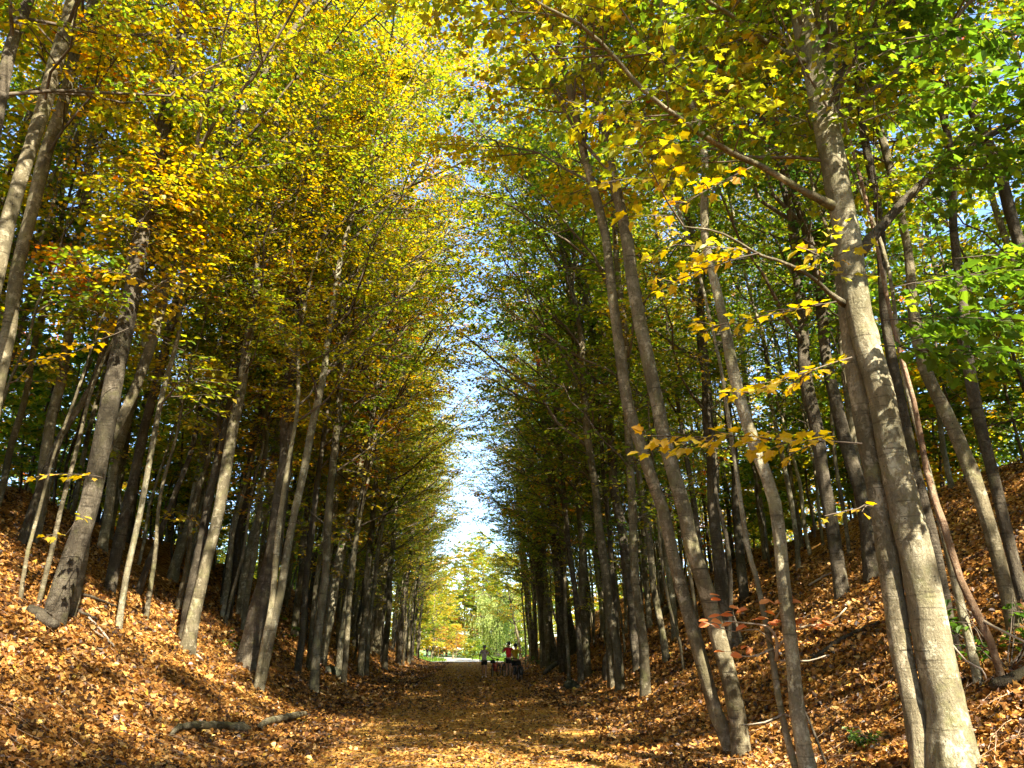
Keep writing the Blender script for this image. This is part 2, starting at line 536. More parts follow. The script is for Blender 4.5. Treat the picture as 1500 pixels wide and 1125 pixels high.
def sub_branch(rng, P, az, L, m, smin, lo, hi, ang, elr, k, rr, drp=0.0, wig=0.05):
    n, kk, _ = P.shape
    s = np.linspace(smin, 1.0, m)[None] + rng.uniform(-0.07, 0.07, (n, m))
    s = np.clip(s, 0.05, 1)
    f = s * (kk - 1); i = np.minimum(f.astype(int), kk - 2); fr = (f - i)[..., None]
    idx = np.arange(n)[:, None]
    p0 = P[idx, i] * (1 - fr) + P[idx, i + 1] * fr
    side = np.where((np.arange(m)[None] + rng.integers(0, 2, (n, 1))) % 2 == 0, 1.0, -1.0)
    last = (np.arange(m) == m - 1)[None]
    a = az[:, None] + side * rng.uniform(*ang, (n, m)) * np.where(last, 0.25, 1.0)
    e = rng.uniform(*elr, (n, m))
    ll = (L[:, None] * rng.uniform(lo, hi, (n, m)) * (1.15 - 0.5 * s)) if np.ndim(L) else rng.uniform(lo, hi, (n, m))
    p0 = p0.reshape(-1, 3); a = a.ravel(); e = e.ravel(); ll = ll.ravel()
    pts, rad = gen_limbs(rng, p0, a, e, ll, np.maximum(rr * ll, 0.004), k=k, bend=drp, wig=wig)
    return pts, rad, a, ll

def crown(rng, limbP, limbR, laz, lL, m, q, nlf, size, tone0, tonevar=0.08, tlen=(0.35, 0.8), fine=True):
    """limbs -> wood (V, polys), leaves"""
    G = Geo()
    G.add(*tubes(limbP, limbR, 6 if fine else 4))
    sp, sr, saz, sL = sub_branch(rng, limbP, laz, lL, m, 0.2, 0.2, 0.4, (0.45, 1.15), (-0.05, 0.5), 4, 0.010, 0.05)
    G.add(*tubes(sp, sr, 4 if fine else 3))
    tp, tr, taz, tL = sub_branch(rng, sp, saz, 1.0, q, 0.2, tlen[0], tlen[1], (0.3, 1.1), (-0.3, 0.25), 3, 0.006, -0.1)
    if fine:
        G.add(*tubes(tp[:, ::2], tr[:, ::2], 3))
    tt = np.repeat(rng.normal(0, tonevar, len(limbP)), m * q) + rng.normal(0, 0.05, len(tp)) + tone0
    Lf = spray_leaves(rng, tp, taz, size, nlf, tt)
    return G, Lf

def catmull(P, step):
    P = np.asarray(P, float)
    if len(P) < 2:
        return P
    E = np.concatenate([[2 * P[0] - P[1]], P, [2 * P[-1] - P[-2]]])
    out = []
    for i in range(len(P) - 1):
        a, b, c, d = E[i:i + 4]
        n = max(2, int(np.linalg.norm((c - b)[:3]) / step))
        for t in np.arange(n) / n:
            out.append(0.5 * ((2 * b) + (-a + c) * t + (2 * a - 5 * b + 4 * c - d) * t ** 2 + (-a + 3 * b - 3 * c + d) * t ** 3))
    out.append(P[-1])
    return np.array(out)

def trunk_mesh(name, pr, sides, mat, rng, flare=0.5, wob=0.05, relief=0.0):
    """pr (k,4) xyz+radius local to the base"""
    P, Rr = pr[:, :3], pr[:, 3]
    V, polys = tubes(P[None], Rr[None], sides)
    k = len(P)
    V = V.reshape(k, sides, 3)
    h = (P[:, 2] - P[0, 2])
    ph = rng.uniform(0, 6.28, 5)
    ang = np.arange(sides) * 2 * math.pi / sides
    nl = rng.integers(3, 6)
    fl = flare * np.exp(-np.maximum(h, 0) / (2.2 * Rr[0] + 0.05))[:, None] * (0.55 + 0.65 * np.maximum(0, np.cos(nl * ang[None] + ph[0])) ** 2)
    wv = wob * (np.sin(2 * ang[None] + h[:, None] * 1.3 + ph[1]) + 0.7 * np.sin(3 * ang[None] - h[:, None] * 2.1 + ph[2]) + 0.5 * np.sin(5 * ang[None] + h[:, None] * 3.7 + ph[3]))
    # swollen knots where limbs were lost
    for _ in range(int(rng.integers(2, 5))):
        kh, ka = rng.uniform(0.6, max(1.0, h[-1] * 0.5)), rng.uniform(0, 6.28)
        da = np.angle(np.exp(1j * (ang[None] - ka)))
        wv = wv + 0.22 * np.exp(-((h[:, None] - kh) / 0.14) ** 2 - (da / 0.5) ** 2)
    C = P[:, None]
    V = C + (V - C) * (1 + fl + wv)[..., None]
    if relief:
        from mathutils import noise
        Nr = norm(V - C)
        d = np.array([[noise.noise(Vector((p[0] * 9, p[1] * 9, p[2] * 3.2))) + 0.6 * noise.noise(Vector((p[0] * 24, p[1] * 24, p[2] * 9))) for p in row] for row in V])
        V = V + Nr * (relief * d)[..., None]
    return mk_mesh(name, V.reshape(-1, 3), polys, mat)

def limbs_from_trunk(rng, pr, z0, n, Lmax, bias=None, e0=0.45, e1=1.05, bscale=0.35):
    z = pr[:, 2]
    zt = z[-1]
    u = (np.arange(n) + rng.uniform(0, 0.9, n)) / n * 0.96
    h = z0 + (zt - z0) * u
    p0 = np.stack([np.interp(h, z, pr[:, c]) for c in range(3)], -1)
    rt_ = np.interp(h, z, pr[:, 3])
    az = np.arange(n) * 2.4 + rng.uniform(-0.5, 0.5, n) + rng.uniform(0, 6.28)
    L = Lmax * (0.6 + 0.4 * np.sin(np.pi * np.minimum(1, u * 0.9 + 0.15))) * (1 - 0.52 * u ** 2) * rng.uniform(0.75, 1.15, n)
    if bias is not None:
        L = L * (1 + bscale * np.cos(az - bias))
    el = e0 + (e1 - e0) * u + rng.normal(0, 0.12, n)
    r0 = np.minimum(0.5 * rt_, 0.0085 * L + 0.005)
    P, Rr = gen_limbs(rng, p0, az, el, L, r0, k=7, bend=0.12, wig=0.2)
    return P, Rr, az, L

# ------------------------------------------------------------------ hand-placed trees (trunks traced in place, standing on the bank)
def stem_points(pts, Y0, dY=0.0, ht=21.0, rng=None, base=None):
    out = []
    n = len(pts)
    for i, (px, py, w) in enumerate(pts):
        if i == 0 and base is not None:
            p = np.array(base)
        else:
            p = at(px, py, Y0 + dY * i / max(1, n - 1))
        z = float(np.dot(p - EYE, fw))
        ca = z / math.hypot(z, float(np.dot(p - EYE, rt)))
        out.append([*p, 0.385 * w * ca * z / FPX])
    out = np.array(out)
    b = out[0].copy(); b[2] -= 0.35
    if n > 1:
        d = out[1, :3] - out[0, :3]
        b[:2] -= d[:2] / max(d[2], 0.2) * 0.35
    out = np.concatenate([[b], out])
    # keep climbing past the last traced point
    top = out[0, 2] + ht
    d = norm(out[-1, :3] - out[-2, :3])
    r = out[-1, 3]
    while out[-1, 2] < top - 0.6:
        d = norm(d + np.array([-0.07 * np.sign(out[0, 0]) if abs(out[-1, 0]) > 1.5 else 0.0, 0, 0.12]) + (rng.normal(0, 0.05, 3) if rng is not None else 0))
        st = min(1.6, top - out[-1, 2] + 0.2)
        p = out[-1, :3] + d * st
        fr = (top - p[2]) / max(top - out[n, 2], 0.5)
        out = np.concatenate([out, [[*p, max(0.02, r * max(0.0, fr) ** 0.8)]]])
    return out

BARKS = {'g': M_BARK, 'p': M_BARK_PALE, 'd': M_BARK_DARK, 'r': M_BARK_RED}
HAND = []   # xy of hand-placed trunks
seed = [11]

def hand_tree(label, stems, bark='g', z0=7.0, n=16, Lmax=4.2, tone=0.5, m=6, q=4, nlf=11, ht=21.0, size=0.106, leaves=True, group=None,
              kind='maple_tree', cat='tree', hide_low=0.0, extra=None, flare=0.95, tvar=0.09):
    seed[0] += 1
    rng = np.random.default_rng(seed[0])
    base = ground_px(*stems[0][0][:2])
    root = empty(kind, base, label, cat, group)
    Y0 = base[1]
    bias = math.pi if base[0] > 0 else 0.0
    HAND.append(base[:2])
    for si, pts in enumerate(stems):
        b = base if si == 0 else ground_px(*pts[0][:2])
        if si:
            HAND.append(b[:2])
        sh = ht * (1 - 0.12 * si) * (1.14 if 14 < Y0 < 45 and ht > 16 and base[0] < 0 else 1.0)
        pr = stem_points(pts, b[1], rng.uniform(-0.3, 0.6), sh, rng, b)
        pr[:, :3] -= base
        pr = catmull(pr, 0.35)
        hh = pr[:, 2] - pr[0, 2]
        ph = rng.uniform(0, 6.28, 4)
        am = 0.035 * np.clip(hh / 2, 0, 1)
        pr[:, 0] += am * (np.sin(hh * 1.1 + ph[0]) + 0.6 * np.sin(hh * 2.3 + ph[1]))
        pr[:, 1] += am * (np.sin(hh * 0.9 + ph[2]) + 0.6 * np.sin(hh * 2.0 + ph[3]))
        sides = 22 if Y0 < 13 else 14
        bm = BARKS[bark[min(si, len(bark) - 1)]]
        link('trunk', trunk_mesh('trunk', pr, sides, bm, rng, flare, relief=0.008 if Y0 < 16 else 0.0), root)
        if leaves:
            P, Rr, az, L = limbs_from_trunk(rng, pr, z0 * (1.0 if Y0 < 18 else 0.8) + pr[0, 2] + 0.3, int(n * 1.35), Lmax * 1.15, bias, 0.7, 1.15, 0.4 if Y0 < 15 else 0.85)
            if Y0 < 14:
                Rr = Rr * 0.7
            G, Lf = crown(rng, P, Rr, az, L, m + 3, q if Y0 > 30 else q + 1, nlf, size, 0.0, tonevar=tvar)
            link('branchwork', G.mesh('branchwork', M_TWIG), root)
            cls = 'near' if Y0 < 11.5 else 'mid' if Y0 < 17 else 'far'
            c = link('crown', leaf_mesh('crown', cls, Lf), root, kind='stuff')
            c.color = (tone, 0, 0, 1)
    return root, rng, base

GL, GR = 'maples on the left bank', 'maples on the right bank'
# --- left bank
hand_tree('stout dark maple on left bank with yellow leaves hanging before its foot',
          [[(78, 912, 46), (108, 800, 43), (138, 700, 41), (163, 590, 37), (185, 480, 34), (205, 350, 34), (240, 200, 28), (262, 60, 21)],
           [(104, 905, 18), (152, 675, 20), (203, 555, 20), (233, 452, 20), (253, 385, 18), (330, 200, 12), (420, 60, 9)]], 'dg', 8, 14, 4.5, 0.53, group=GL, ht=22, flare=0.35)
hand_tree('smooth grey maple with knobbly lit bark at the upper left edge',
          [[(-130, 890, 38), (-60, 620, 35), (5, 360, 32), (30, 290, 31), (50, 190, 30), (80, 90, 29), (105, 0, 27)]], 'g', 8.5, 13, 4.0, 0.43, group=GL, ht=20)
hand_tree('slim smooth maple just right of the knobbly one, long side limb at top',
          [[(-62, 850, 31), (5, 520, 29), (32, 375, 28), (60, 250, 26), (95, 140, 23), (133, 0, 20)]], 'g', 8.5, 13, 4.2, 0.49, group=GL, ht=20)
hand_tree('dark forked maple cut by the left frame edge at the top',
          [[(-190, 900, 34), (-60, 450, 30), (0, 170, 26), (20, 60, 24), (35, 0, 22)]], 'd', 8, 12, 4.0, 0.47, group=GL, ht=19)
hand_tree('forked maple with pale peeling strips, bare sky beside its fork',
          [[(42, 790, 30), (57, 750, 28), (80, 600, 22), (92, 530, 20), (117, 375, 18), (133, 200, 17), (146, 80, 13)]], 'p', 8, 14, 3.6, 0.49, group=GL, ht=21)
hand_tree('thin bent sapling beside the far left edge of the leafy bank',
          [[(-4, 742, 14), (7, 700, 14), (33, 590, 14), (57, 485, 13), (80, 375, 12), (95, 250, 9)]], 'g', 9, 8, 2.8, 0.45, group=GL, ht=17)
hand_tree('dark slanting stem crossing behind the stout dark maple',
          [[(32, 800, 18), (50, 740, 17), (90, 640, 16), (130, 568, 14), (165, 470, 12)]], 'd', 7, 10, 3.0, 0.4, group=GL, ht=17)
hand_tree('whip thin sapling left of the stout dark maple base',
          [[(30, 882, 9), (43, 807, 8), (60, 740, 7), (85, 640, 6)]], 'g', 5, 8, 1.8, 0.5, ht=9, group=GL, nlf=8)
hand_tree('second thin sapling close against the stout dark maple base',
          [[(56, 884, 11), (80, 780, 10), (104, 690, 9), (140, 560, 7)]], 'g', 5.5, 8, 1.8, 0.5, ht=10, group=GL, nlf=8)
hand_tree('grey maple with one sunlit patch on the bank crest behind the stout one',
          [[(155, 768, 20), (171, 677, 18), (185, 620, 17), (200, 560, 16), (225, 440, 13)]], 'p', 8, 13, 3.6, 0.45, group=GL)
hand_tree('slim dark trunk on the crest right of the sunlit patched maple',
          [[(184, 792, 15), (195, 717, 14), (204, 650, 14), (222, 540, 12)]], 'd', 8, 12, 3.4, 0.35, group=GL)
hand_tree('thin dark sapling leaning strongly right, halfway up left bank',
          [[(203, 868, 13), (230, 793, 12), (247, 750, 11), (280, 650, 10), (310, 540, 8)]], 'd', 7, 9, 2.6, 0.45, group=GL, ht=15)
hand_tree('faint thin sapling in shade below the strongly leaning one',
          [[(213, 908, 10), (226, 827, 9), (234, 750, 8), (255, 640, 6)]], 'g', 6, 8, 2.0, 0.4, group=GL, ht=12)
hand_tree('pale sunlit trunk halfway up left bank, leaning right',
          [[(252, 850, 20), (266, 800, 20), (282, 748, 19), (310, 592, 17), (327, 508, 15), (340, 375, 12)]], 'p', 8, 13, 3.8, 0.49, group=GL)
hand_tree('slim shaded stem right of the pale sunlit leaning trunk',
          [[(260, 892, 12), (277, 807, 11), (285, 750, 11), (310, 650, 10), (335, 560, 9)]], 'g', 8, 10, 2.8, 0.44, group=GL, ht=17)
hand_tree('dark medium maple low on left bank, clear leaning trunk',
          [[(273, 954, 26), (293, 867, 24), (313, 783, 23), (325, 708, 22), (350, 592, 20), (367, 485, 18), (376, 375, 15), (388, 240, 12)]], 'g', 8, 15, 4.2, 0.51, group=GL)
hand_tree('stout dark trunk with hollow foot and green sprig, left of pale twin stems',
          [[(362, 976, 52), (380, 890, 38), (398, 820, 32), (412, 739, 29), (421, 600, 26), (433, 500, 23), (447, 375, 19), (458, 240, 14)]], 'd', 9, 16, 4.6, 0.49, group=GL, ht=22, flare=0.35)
hand_tree('grey trunk just behind the stout hollow footed one',
          [[(353, 905, 20), (370, 783, 18), (392, 735, 18), (412, 610, 16), (428, 450, 13)]], 'p', 8, 13, 3.6, 0.49, group=GL)
hand_tree('pale slender twin stemmed maple rising from sunlit leaves on left bank',
          [[(381, 1010, 17), (400, 917, 16), (418, 817, 16), (434, 750, 15), (460, 610, 14), (483, 490, 12), (497, 390, 10)],
           [(376, 1008, 12), (390, 910, 12), (405, 820, 11), (414, 740, 10), (430, 640, 8)]], 'p', 8, 14, 3.6, 0.47, group=GL, ht=18, flare=0.3)
hand_tree('pale slim trunk, left one of two leaning over the path edge',
          [[(460, 962, 17), (468, 900, 16), (476, 849, 16), (490, 739, 15), (508, 650, 14), (528, 560, 12), (545, 470, 10)]], 'p', 8, 14, 3.8, 0.47, group=GL)
hand_tree('pale curving trunk with dark foot leaning over the path edge',
          [[(469, 972, 22), (486, 881, 19), (504, 792, 19), (525, 703, 18), (536, 650, 17), (556, 580, 14), (600, 420, 9)]], 'p', 8, 14, 3.8, 0.53, group=GL)
hand_tree('straight pale trunk by the path where the bank narrows',
          [[(524, 949, 21), (533, 890, 20), (541, 845, 19), (551, 739, 17), (560, 650, 14)]], 'p', 9, 14, 4.0, 0.51, group=GL)
hand_tree('grey trunk beside the path, next after the straight pale one',
          [[(550, 953, 20), (556, 890, 18), (562, 828, 17), (575, 686, 14)]], 'g', 9, 14, 4.0, 0.47, group=GL)
# --- right bank
hand_tree('twin trunked grey maple at the path edge, stems joined at the foot',
          [[(1087, 1108, 38), (1069, 1002, 32), (1052, 930, 31), (1035, 866, 31), (1012, 800, 29), (1004, 750, 28), (974, 632, 27), (950, 548, 25), (930, 440, 23), (914, 324, 21), (893, 217, 18), (873, 117, 16), (862, 20, 14)],
           [(1074, 1104, 28), (1049, 1045, 27), (1029, 979, 26), (1012, 915, 26), (997, 863, 25), (980, 800, 24), (968, 745, 24), (942, 652, 23), (922, 588, 21), (902, 472, 19), (884, 352, 17), (853, 200, 14), (823, 83, 12)]],
          'gg', 9.0, 14, 4.2, 0.5, group=GR, ht=20, flare=0.35)
hand_tree('grey maple with sunlit lower trunk at the bottom edge beside the beech sapling',
          [[(1188, 1145, 32), (1168, 1045, 29), (1159, 962, 28), (1150, 895, 28), (1139, 800, 26), (1131, 735, 26), (1110, 658, 24), (1087, 575, 22), (1067, 492, 20), (1050, 425, 18), (1033, 350, 17), (1027, 233, 14), (1007, 133, 11)]],
          'p', 9, 14, 4.0, 0.42, group=GR, ht=19)
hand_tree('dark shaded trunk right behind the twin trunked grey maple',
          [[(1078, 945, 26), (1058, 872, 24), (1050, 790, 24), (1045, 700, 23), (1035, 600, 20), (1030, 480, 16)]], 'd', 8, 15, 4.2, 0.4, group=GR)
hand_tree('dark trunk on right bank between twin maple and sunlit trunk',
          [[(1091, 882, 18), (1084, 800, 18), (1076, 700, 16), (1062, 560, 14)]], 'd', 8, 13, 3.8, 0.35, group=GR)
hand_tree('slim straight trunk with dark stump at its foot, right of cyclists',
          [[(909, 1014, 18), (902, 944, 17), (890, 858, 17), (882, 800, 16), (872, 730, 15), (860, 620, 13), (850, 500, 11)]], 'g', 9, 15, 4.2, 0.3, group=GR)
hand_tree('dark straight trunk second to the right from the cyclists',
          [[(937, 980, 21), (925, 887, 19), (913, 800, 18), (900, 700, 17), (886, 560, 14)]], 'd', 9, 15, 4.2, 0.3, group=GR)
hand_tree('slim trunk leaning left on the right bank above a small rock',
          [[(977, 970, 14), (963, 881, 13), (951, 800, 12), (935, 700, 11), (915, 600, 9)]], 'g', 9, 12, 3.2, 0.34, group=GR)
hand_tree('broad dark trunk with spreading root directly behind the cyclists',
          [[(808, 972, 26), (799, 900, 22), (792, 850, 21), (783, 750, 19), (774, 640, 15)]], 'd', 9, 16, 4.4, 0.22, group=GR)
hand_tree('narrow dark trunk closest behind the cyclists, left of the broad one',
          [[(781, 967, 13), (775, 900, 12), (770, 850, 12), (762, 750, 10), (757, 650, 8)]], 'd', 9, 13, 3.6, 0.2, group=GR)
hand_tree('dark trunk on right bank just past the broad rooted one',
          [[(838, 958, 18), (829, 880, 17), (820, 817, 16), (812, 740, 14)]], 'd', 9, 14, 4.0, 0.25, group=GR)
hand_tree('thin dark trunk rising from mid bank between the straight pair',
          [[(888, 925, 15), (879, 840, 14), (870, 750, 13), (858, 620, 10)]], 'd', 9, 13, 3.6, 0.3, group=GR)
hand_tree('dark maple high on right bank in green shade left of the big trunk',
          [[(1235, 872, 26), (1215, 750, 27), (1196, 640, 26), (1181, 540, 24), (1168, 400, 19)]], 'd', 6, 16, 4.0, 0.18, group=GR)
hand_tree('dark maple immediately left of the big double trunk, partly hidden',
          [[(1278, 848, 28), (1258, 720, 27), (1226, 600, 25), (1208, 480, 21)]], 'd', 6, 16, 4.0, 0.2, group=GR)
hand_tree('bare reddish stripped dead trunk leaning behind the big double trunk',
          [[(1470, 1008, 17), (1447, 940, 16), (1403, 850, 15), (1382, 770, 15), (1358, 693, 13), (1341, 587, 11), (1316, 490, 8)]], 'r', leaves=False, ht=9, group=GR)
hand_tree('pale short leaning trunk tangled with sticks right of big trunk',
          [[(1434, 1004, 22), (1420, 948, 19), (1403, 874, 18), (1385, 800, 16), (1366, 720, 13), (1350, 640, 10)]], 'p', 6, 8, 2.5, 0.4, ht=11, group=GR, nlf=8)
hand_tree('grey maple with two bright sun spots on right edge bank',
          [[(1487, 926, 32), (1447, 777, 30), (1420, 692, 29), (1388, 600, 27), (1361, 539, 24), (1340, 450, 21), (1322, 330, 17)]], 'g', 7, 14, 4.0, 0.4, group=GR)
hand_tree('dark trunk with pale scar at right edge behind green leaves',
          [[(1500, 884, 26), (1464, 734, 25), (1440, 640, 25), (1425, 565, 25), (1412, 493, 23), (1405, 400, 20), (1395, 250, 15)]], 'd', 7, 14, 4.0, 0.42, group=GR)
hand_tree('dark leaning maple crossing the top right corner',
          [[(1600, 780, 32), (1560, 620, 30), (1520, 450, 28), (1497, 367, 26), (1467, 267, 24), (1433, 177, 21), (1405, 70, 17)]], 'd', 9, 13, 4.2, 0.42, group=GR)
hand_tree('dark trunk close behind the big double trunk on its right',
          [[(1400, 960, 24), (1371, 819, 23), (1345, 700, 23), (1325, 600, 22), (1300, 480, 20), (1285, 350, 18), (1272, 230, 16), (1255, 100, 13)]], 'd', 8, 14, 4.0, 0.36, group=GR)

# --- the big double trunk in the right foreground
hrng = np.random.default_rng(5)
hb = ground_px(1398, 1133)
HERO = empty('maple_tree', hb, 'big double trunked maple in the right foreground with sunlit mottled bark', 'tree', GR)
HAND.append(hb[:2])
front = [(1400, 1130, 92), (1387, 1046, 72), (1367, 948, 66), (1350, 850, 60), (1327, 750, 54), (1305, 650, 48), (1290, 575, 46), (1261, 475, 45), (1251, 408, 43), (1239, 333, 43), (1213, 200, 41), (1193, 100, 40), (1177, 33, 38), (1165, -40, 36)]
front = [(x, y, w * 1.16) for x, y, w in front]
pr = stem_points(front, hb[1], 0.3, 17, hrng, hb); pr[:, :3] -= hb
HP = catmull(pr, 0.09)
link('trunk', trunk_mesh('trunk', HP, 56, M_BARK_PALE, hrng, 0.3, 0.03, 0.011), HERO)
back = [(1352, 1128, 40), (1340, 1046, 36), (1320, 948, 38), (1306, 850, 38), (1290, 750, 37), (1272, 650, 35), (1258, 575, 34), (1244, 475, 32), (1236, 400, 31), (1230, 300, 29), (1222, 200, 28), (1216, 100, 27), (1214, 0, 25)]
pb_ = np.array(hb) + np.array([-0.33, 0.12, -0.12])
back = [(x, y, w * 1.14) for x, y, w in back]
pr = stem_points(back, hb[1] + 0.14, 0.55, 16, hrng, at(1352, 1128, hb[1] + 0.14)); pr[:, :3] -= hb
HP2 = catmull(pr, 0.09)
link('trunk', trunk_mesh('trunk', HP2, 44, M_BARK, hrng, 0.2, 0.03, 0.010), HERO)
Yh = hb[1]
def px_line(pts):
    o = []
    for x, y, Y, w in pts:
        p = at(x, y, Y)
        o.append([*p, 0.5 * w * float(np.dot(p - EYE, fw)) / FPX])
    return catmull(np.array(o), 0.12)
limb_specs = [
    [(1256, 372, Yh + .2, 22), (1300, 322, Yh + .1, 20), (1350, 272, Yh, 17), (1430, 215, Yh - .2, 15), (1500, 178, Yh - .4, 14), (1620, 120, Yh - .7, 10), (1760, 60, Yh - 1, 6)],
    [(1214, 155, Yh + .3, 22), (1230, 110, Yh + .2, 19), (1250, 78, Yh + .1, 17), (1282, 38, Yh, 16), (1318, -15, Yh - .2, 14), (1380, -120, Yh - .5, 9)],
    [(1225, 305, Yh + .2, 16), (1170, 275, Yh, 14), (1120, 245, Yh - .1, 13), (1060, 215, Yh - .3, 12), (1000, 175, Yh - .5, 11), (940, 130, Yh - .7, 10), (900, 85, Yh - .9, 9), (850, 40, Yh - 1.1, 8), (770, -5, Yh - 1.3, 6), (690, -60, Yh - 1.5, 4)],
    [(1180, 92, Yh + .2, 15), (1150, 76, Yh + .1, 12), (1120, 60, Yh, 11), (1070, 20, Yh - .3, 9), (1020, -12, Yh - .5, 7), (940, -70, Yh - .8, 4)],
    [(1240, 446, Yh + .2, 11), (1215, 428, Yh, 9), (1190, 405, Yh - .2, 8), (1150, 385, Yh - .5, 7), (1110, 370, Yh - .8, 6), (1060, 340, Yh - 1.1, 5), (1000, 330, Yh - 1.4, 3)],
    [(1205, 60, Yh + .5, 13), (1195, 20, Yh + .3, 11), (1215, -60, Yh + .1, 8)],
]
hero_leaves = []
for sp_ in limb_specs:
    L_ = px_line(sp_)
    G = Geo()
    rr_ = L_[:, 3] * (0.68 + 0.35 * np.exp(-np.arange(len(L_)) * 0.12 / 0.22)) * (1 + hrng.normal(0, 0.025, len(L_)))
    G.tube(L_[:, :3] - hb + np.cumsum(hrng.normal(0, 0.004, (len(L_), 3)), 0), rr_, 10)
    lo = link('limb', G.mesh('limb', M_BARK_DARK if sp_ in limb_specs[:2] else M_BARK), HERO)
LEAF_OBJ = []
for i in range(3):
    v, p = maple_template(0.12 + 0.1 * i, 0.2 + 0.15 * i, ctw=(-0.2, 0.2, 0.0)[i])
    LEAF_OBJ.append(mk_mesh('leaf', v, [np.array([q]) for q in p], M_LEAF, {'tone': np.zeros(len(v))}, smooth=False))
BEECH_OBJ = [mk_mesh('leaf', v, [np.array([q]) for q in p], M_BEECH, {'tone': np.zeros(len(v))}, smooth=False) for v, p in (maple_template(0.1, 0.2, 'oval'), maple_template(0.3, 0.35, 'oval'))]

def leaf_objs(root, base, Lf, meshes, rng, limit=300):
    P, D, Nn, S, T = Lf
    D = norm(D); B = norm(np.cross(D, Nn)); Nn = np.cross(B, D)
    for i in range(min(limit, len(P))):
        o = bpy.data.objects.new('leaf', meshes[int(rng.integers(0, len(meshes)))])
        COL.objects.link(o)
        o.parent = root
        s = S[i]
        M = Matrix(((B[i][0] * s, D[i][0] * s, Nn[i][0] * s, P[i][0] - base[0]), (B[i][1] * s, D[i][1] * s, Nn[i][1] * s, P[i][1] - base[1]),
                    (B[i][2] * s, D[i][2] * s, Nn[i][2] * s, P[i][2] - base[2]), (0, 0, 0, 1)))
        o.matrix_local = M
        o.color = (float(T[i]), 0, 0, 1)

def px_spray(rng, a, b, Y, n_tw, tone, size=0.13, nlf=6, spread=0.35, tl=(0.25, 0.5), drop=0.06):
    """a leafy branchlet from a to b (pixels at depth Y): main twig + side twigs, returns tubes and leaves"""
    A, B_ = at(a[0], a[1], Y), at(b[0], b[1], Y - 0.3)
    k = 6
    s = np.linspace(0, 1, k)
    main = A[None] * (1 - s[:, None]) + B_[None] * s[:, None]
    main += np.cumsum(rng.normal(0, 0.012, (k, 3)), 0)
    main[:, 2] -= drop * s ** 2
    d = B_ - A
    az = math.atan2(d[1], d[0])
    tp, tr, taz, tL = sub_branch(rng, main[None], np.array([az]), 1.0, n_tw, 0.18, tl[0], tl[1], (0.3, 1.2), (-0.3, 0.15), 3, 0.006, -0.12)
    Lf = spray_leaves(rng, tp, taz, size, nlf, np.full(len(tp), tone) + rng.normal(0, 0.03, len(tp)), 0.05, droop=0.3, tilt=0.3)
    rad = 0.008 * (1 - 0.6 * s)
    return (main, rad), (tp, tr), Lf

def sprays_on(root, base, specs, rng, cap=300, size=0.105, single=True):
    G = Geo()
    parts = [[] for _ in range(5)]
    for sp_ in specs:
        a, b, Y, nt_, tone, nlf = sp_[:6]
        (mp_, mr), (tp, tr), Lf = px_spray(rng, a, b, Y, nt_, tone, size, nlf, tl=sp_[6] if len(sp_) > 6 else (0.25, 0.5))
        G = Geo()
        G.tube(mp_ - base, mr, 5)
        G.add(*tubes(tp - base, tr, 4))
        link('twig', G.mesh('twig', M_TWIG), root)
        for i in range(5):
            parts[i].append(Lf[i])
    Lf = [np.concatenate(x) for x in parts]
    if single:
        leaf_objs(root, base, Lf, LEAF_OBJ, rng, cap)
    else:
        link('foliage', leaf_mesh('foliage', 'near', Lf, off=base), root, kind='stuff').color = (0, 0, 0, 1)

srng = np.random.default_rng(77)
sprays_on(HERO, hb, [
    ((1262, 655), (985, 628), Yh - 1.4, 13, 0.62, 7, (0.18, 0.36)),
    ((1250, 520), (1110, 560), Yh - 1.2, 8, 0.6, 6, (0.2, 0.38)),
    ((1225, 440), (1050, 465), Yh - 1.0, 7, 0.6, 5, (0.2, 0.4)),
    ((1110, 370), (975, 405), Yh - 1.2, 6, 0.63, 5, (0.2, 0.35)),
    ((1100, 245), (1000, 290), Yh - 0.8, 6, 0.66, 5, (0.2, 0.4)),
    ((1090, 160), (1010, 125), Yh - 0.9, 5, 0.33, 5, (0.2, 0.35)),
    ((1275, 740), (1215, 738), Yh - 0.8, 2, 0.64, 3, (0.15, 0.25)),
], srng, 300)
sprays_on(HERO, hb, [
    ((1290, 470), (1480, 465), Yh - 1.0, 16, 0.17, 8, (0.3, 0.6)),
    ((1300, 425), (1480, 400), Yh - 0.6, 14, 0.2, 8, (0.3, 0.6)),
    ((1290, 505), (1430, 515), Yh - 0.9, 10, 0.16, 8, (0.25, 0.5)),
    ((1400, 380), (1540, 360), Yh - 0.5, 10, 0.22, 8, (0.3, 0.6)),
    ((1260, 180), (1400, 120), Yh - 0.8, 12, 0.24, 8, (0.3, 0.6)),
    ((1300, 60), (1500, 40), Yh - 0.8, 14, 0.2, 8, (0.3, 0.7)),
    ((1350, 140), (1540, 110), Yh - 1.0, 14, 0.2, 8, (0.3, 0.7)),
], srng, 0, 0.13, False)
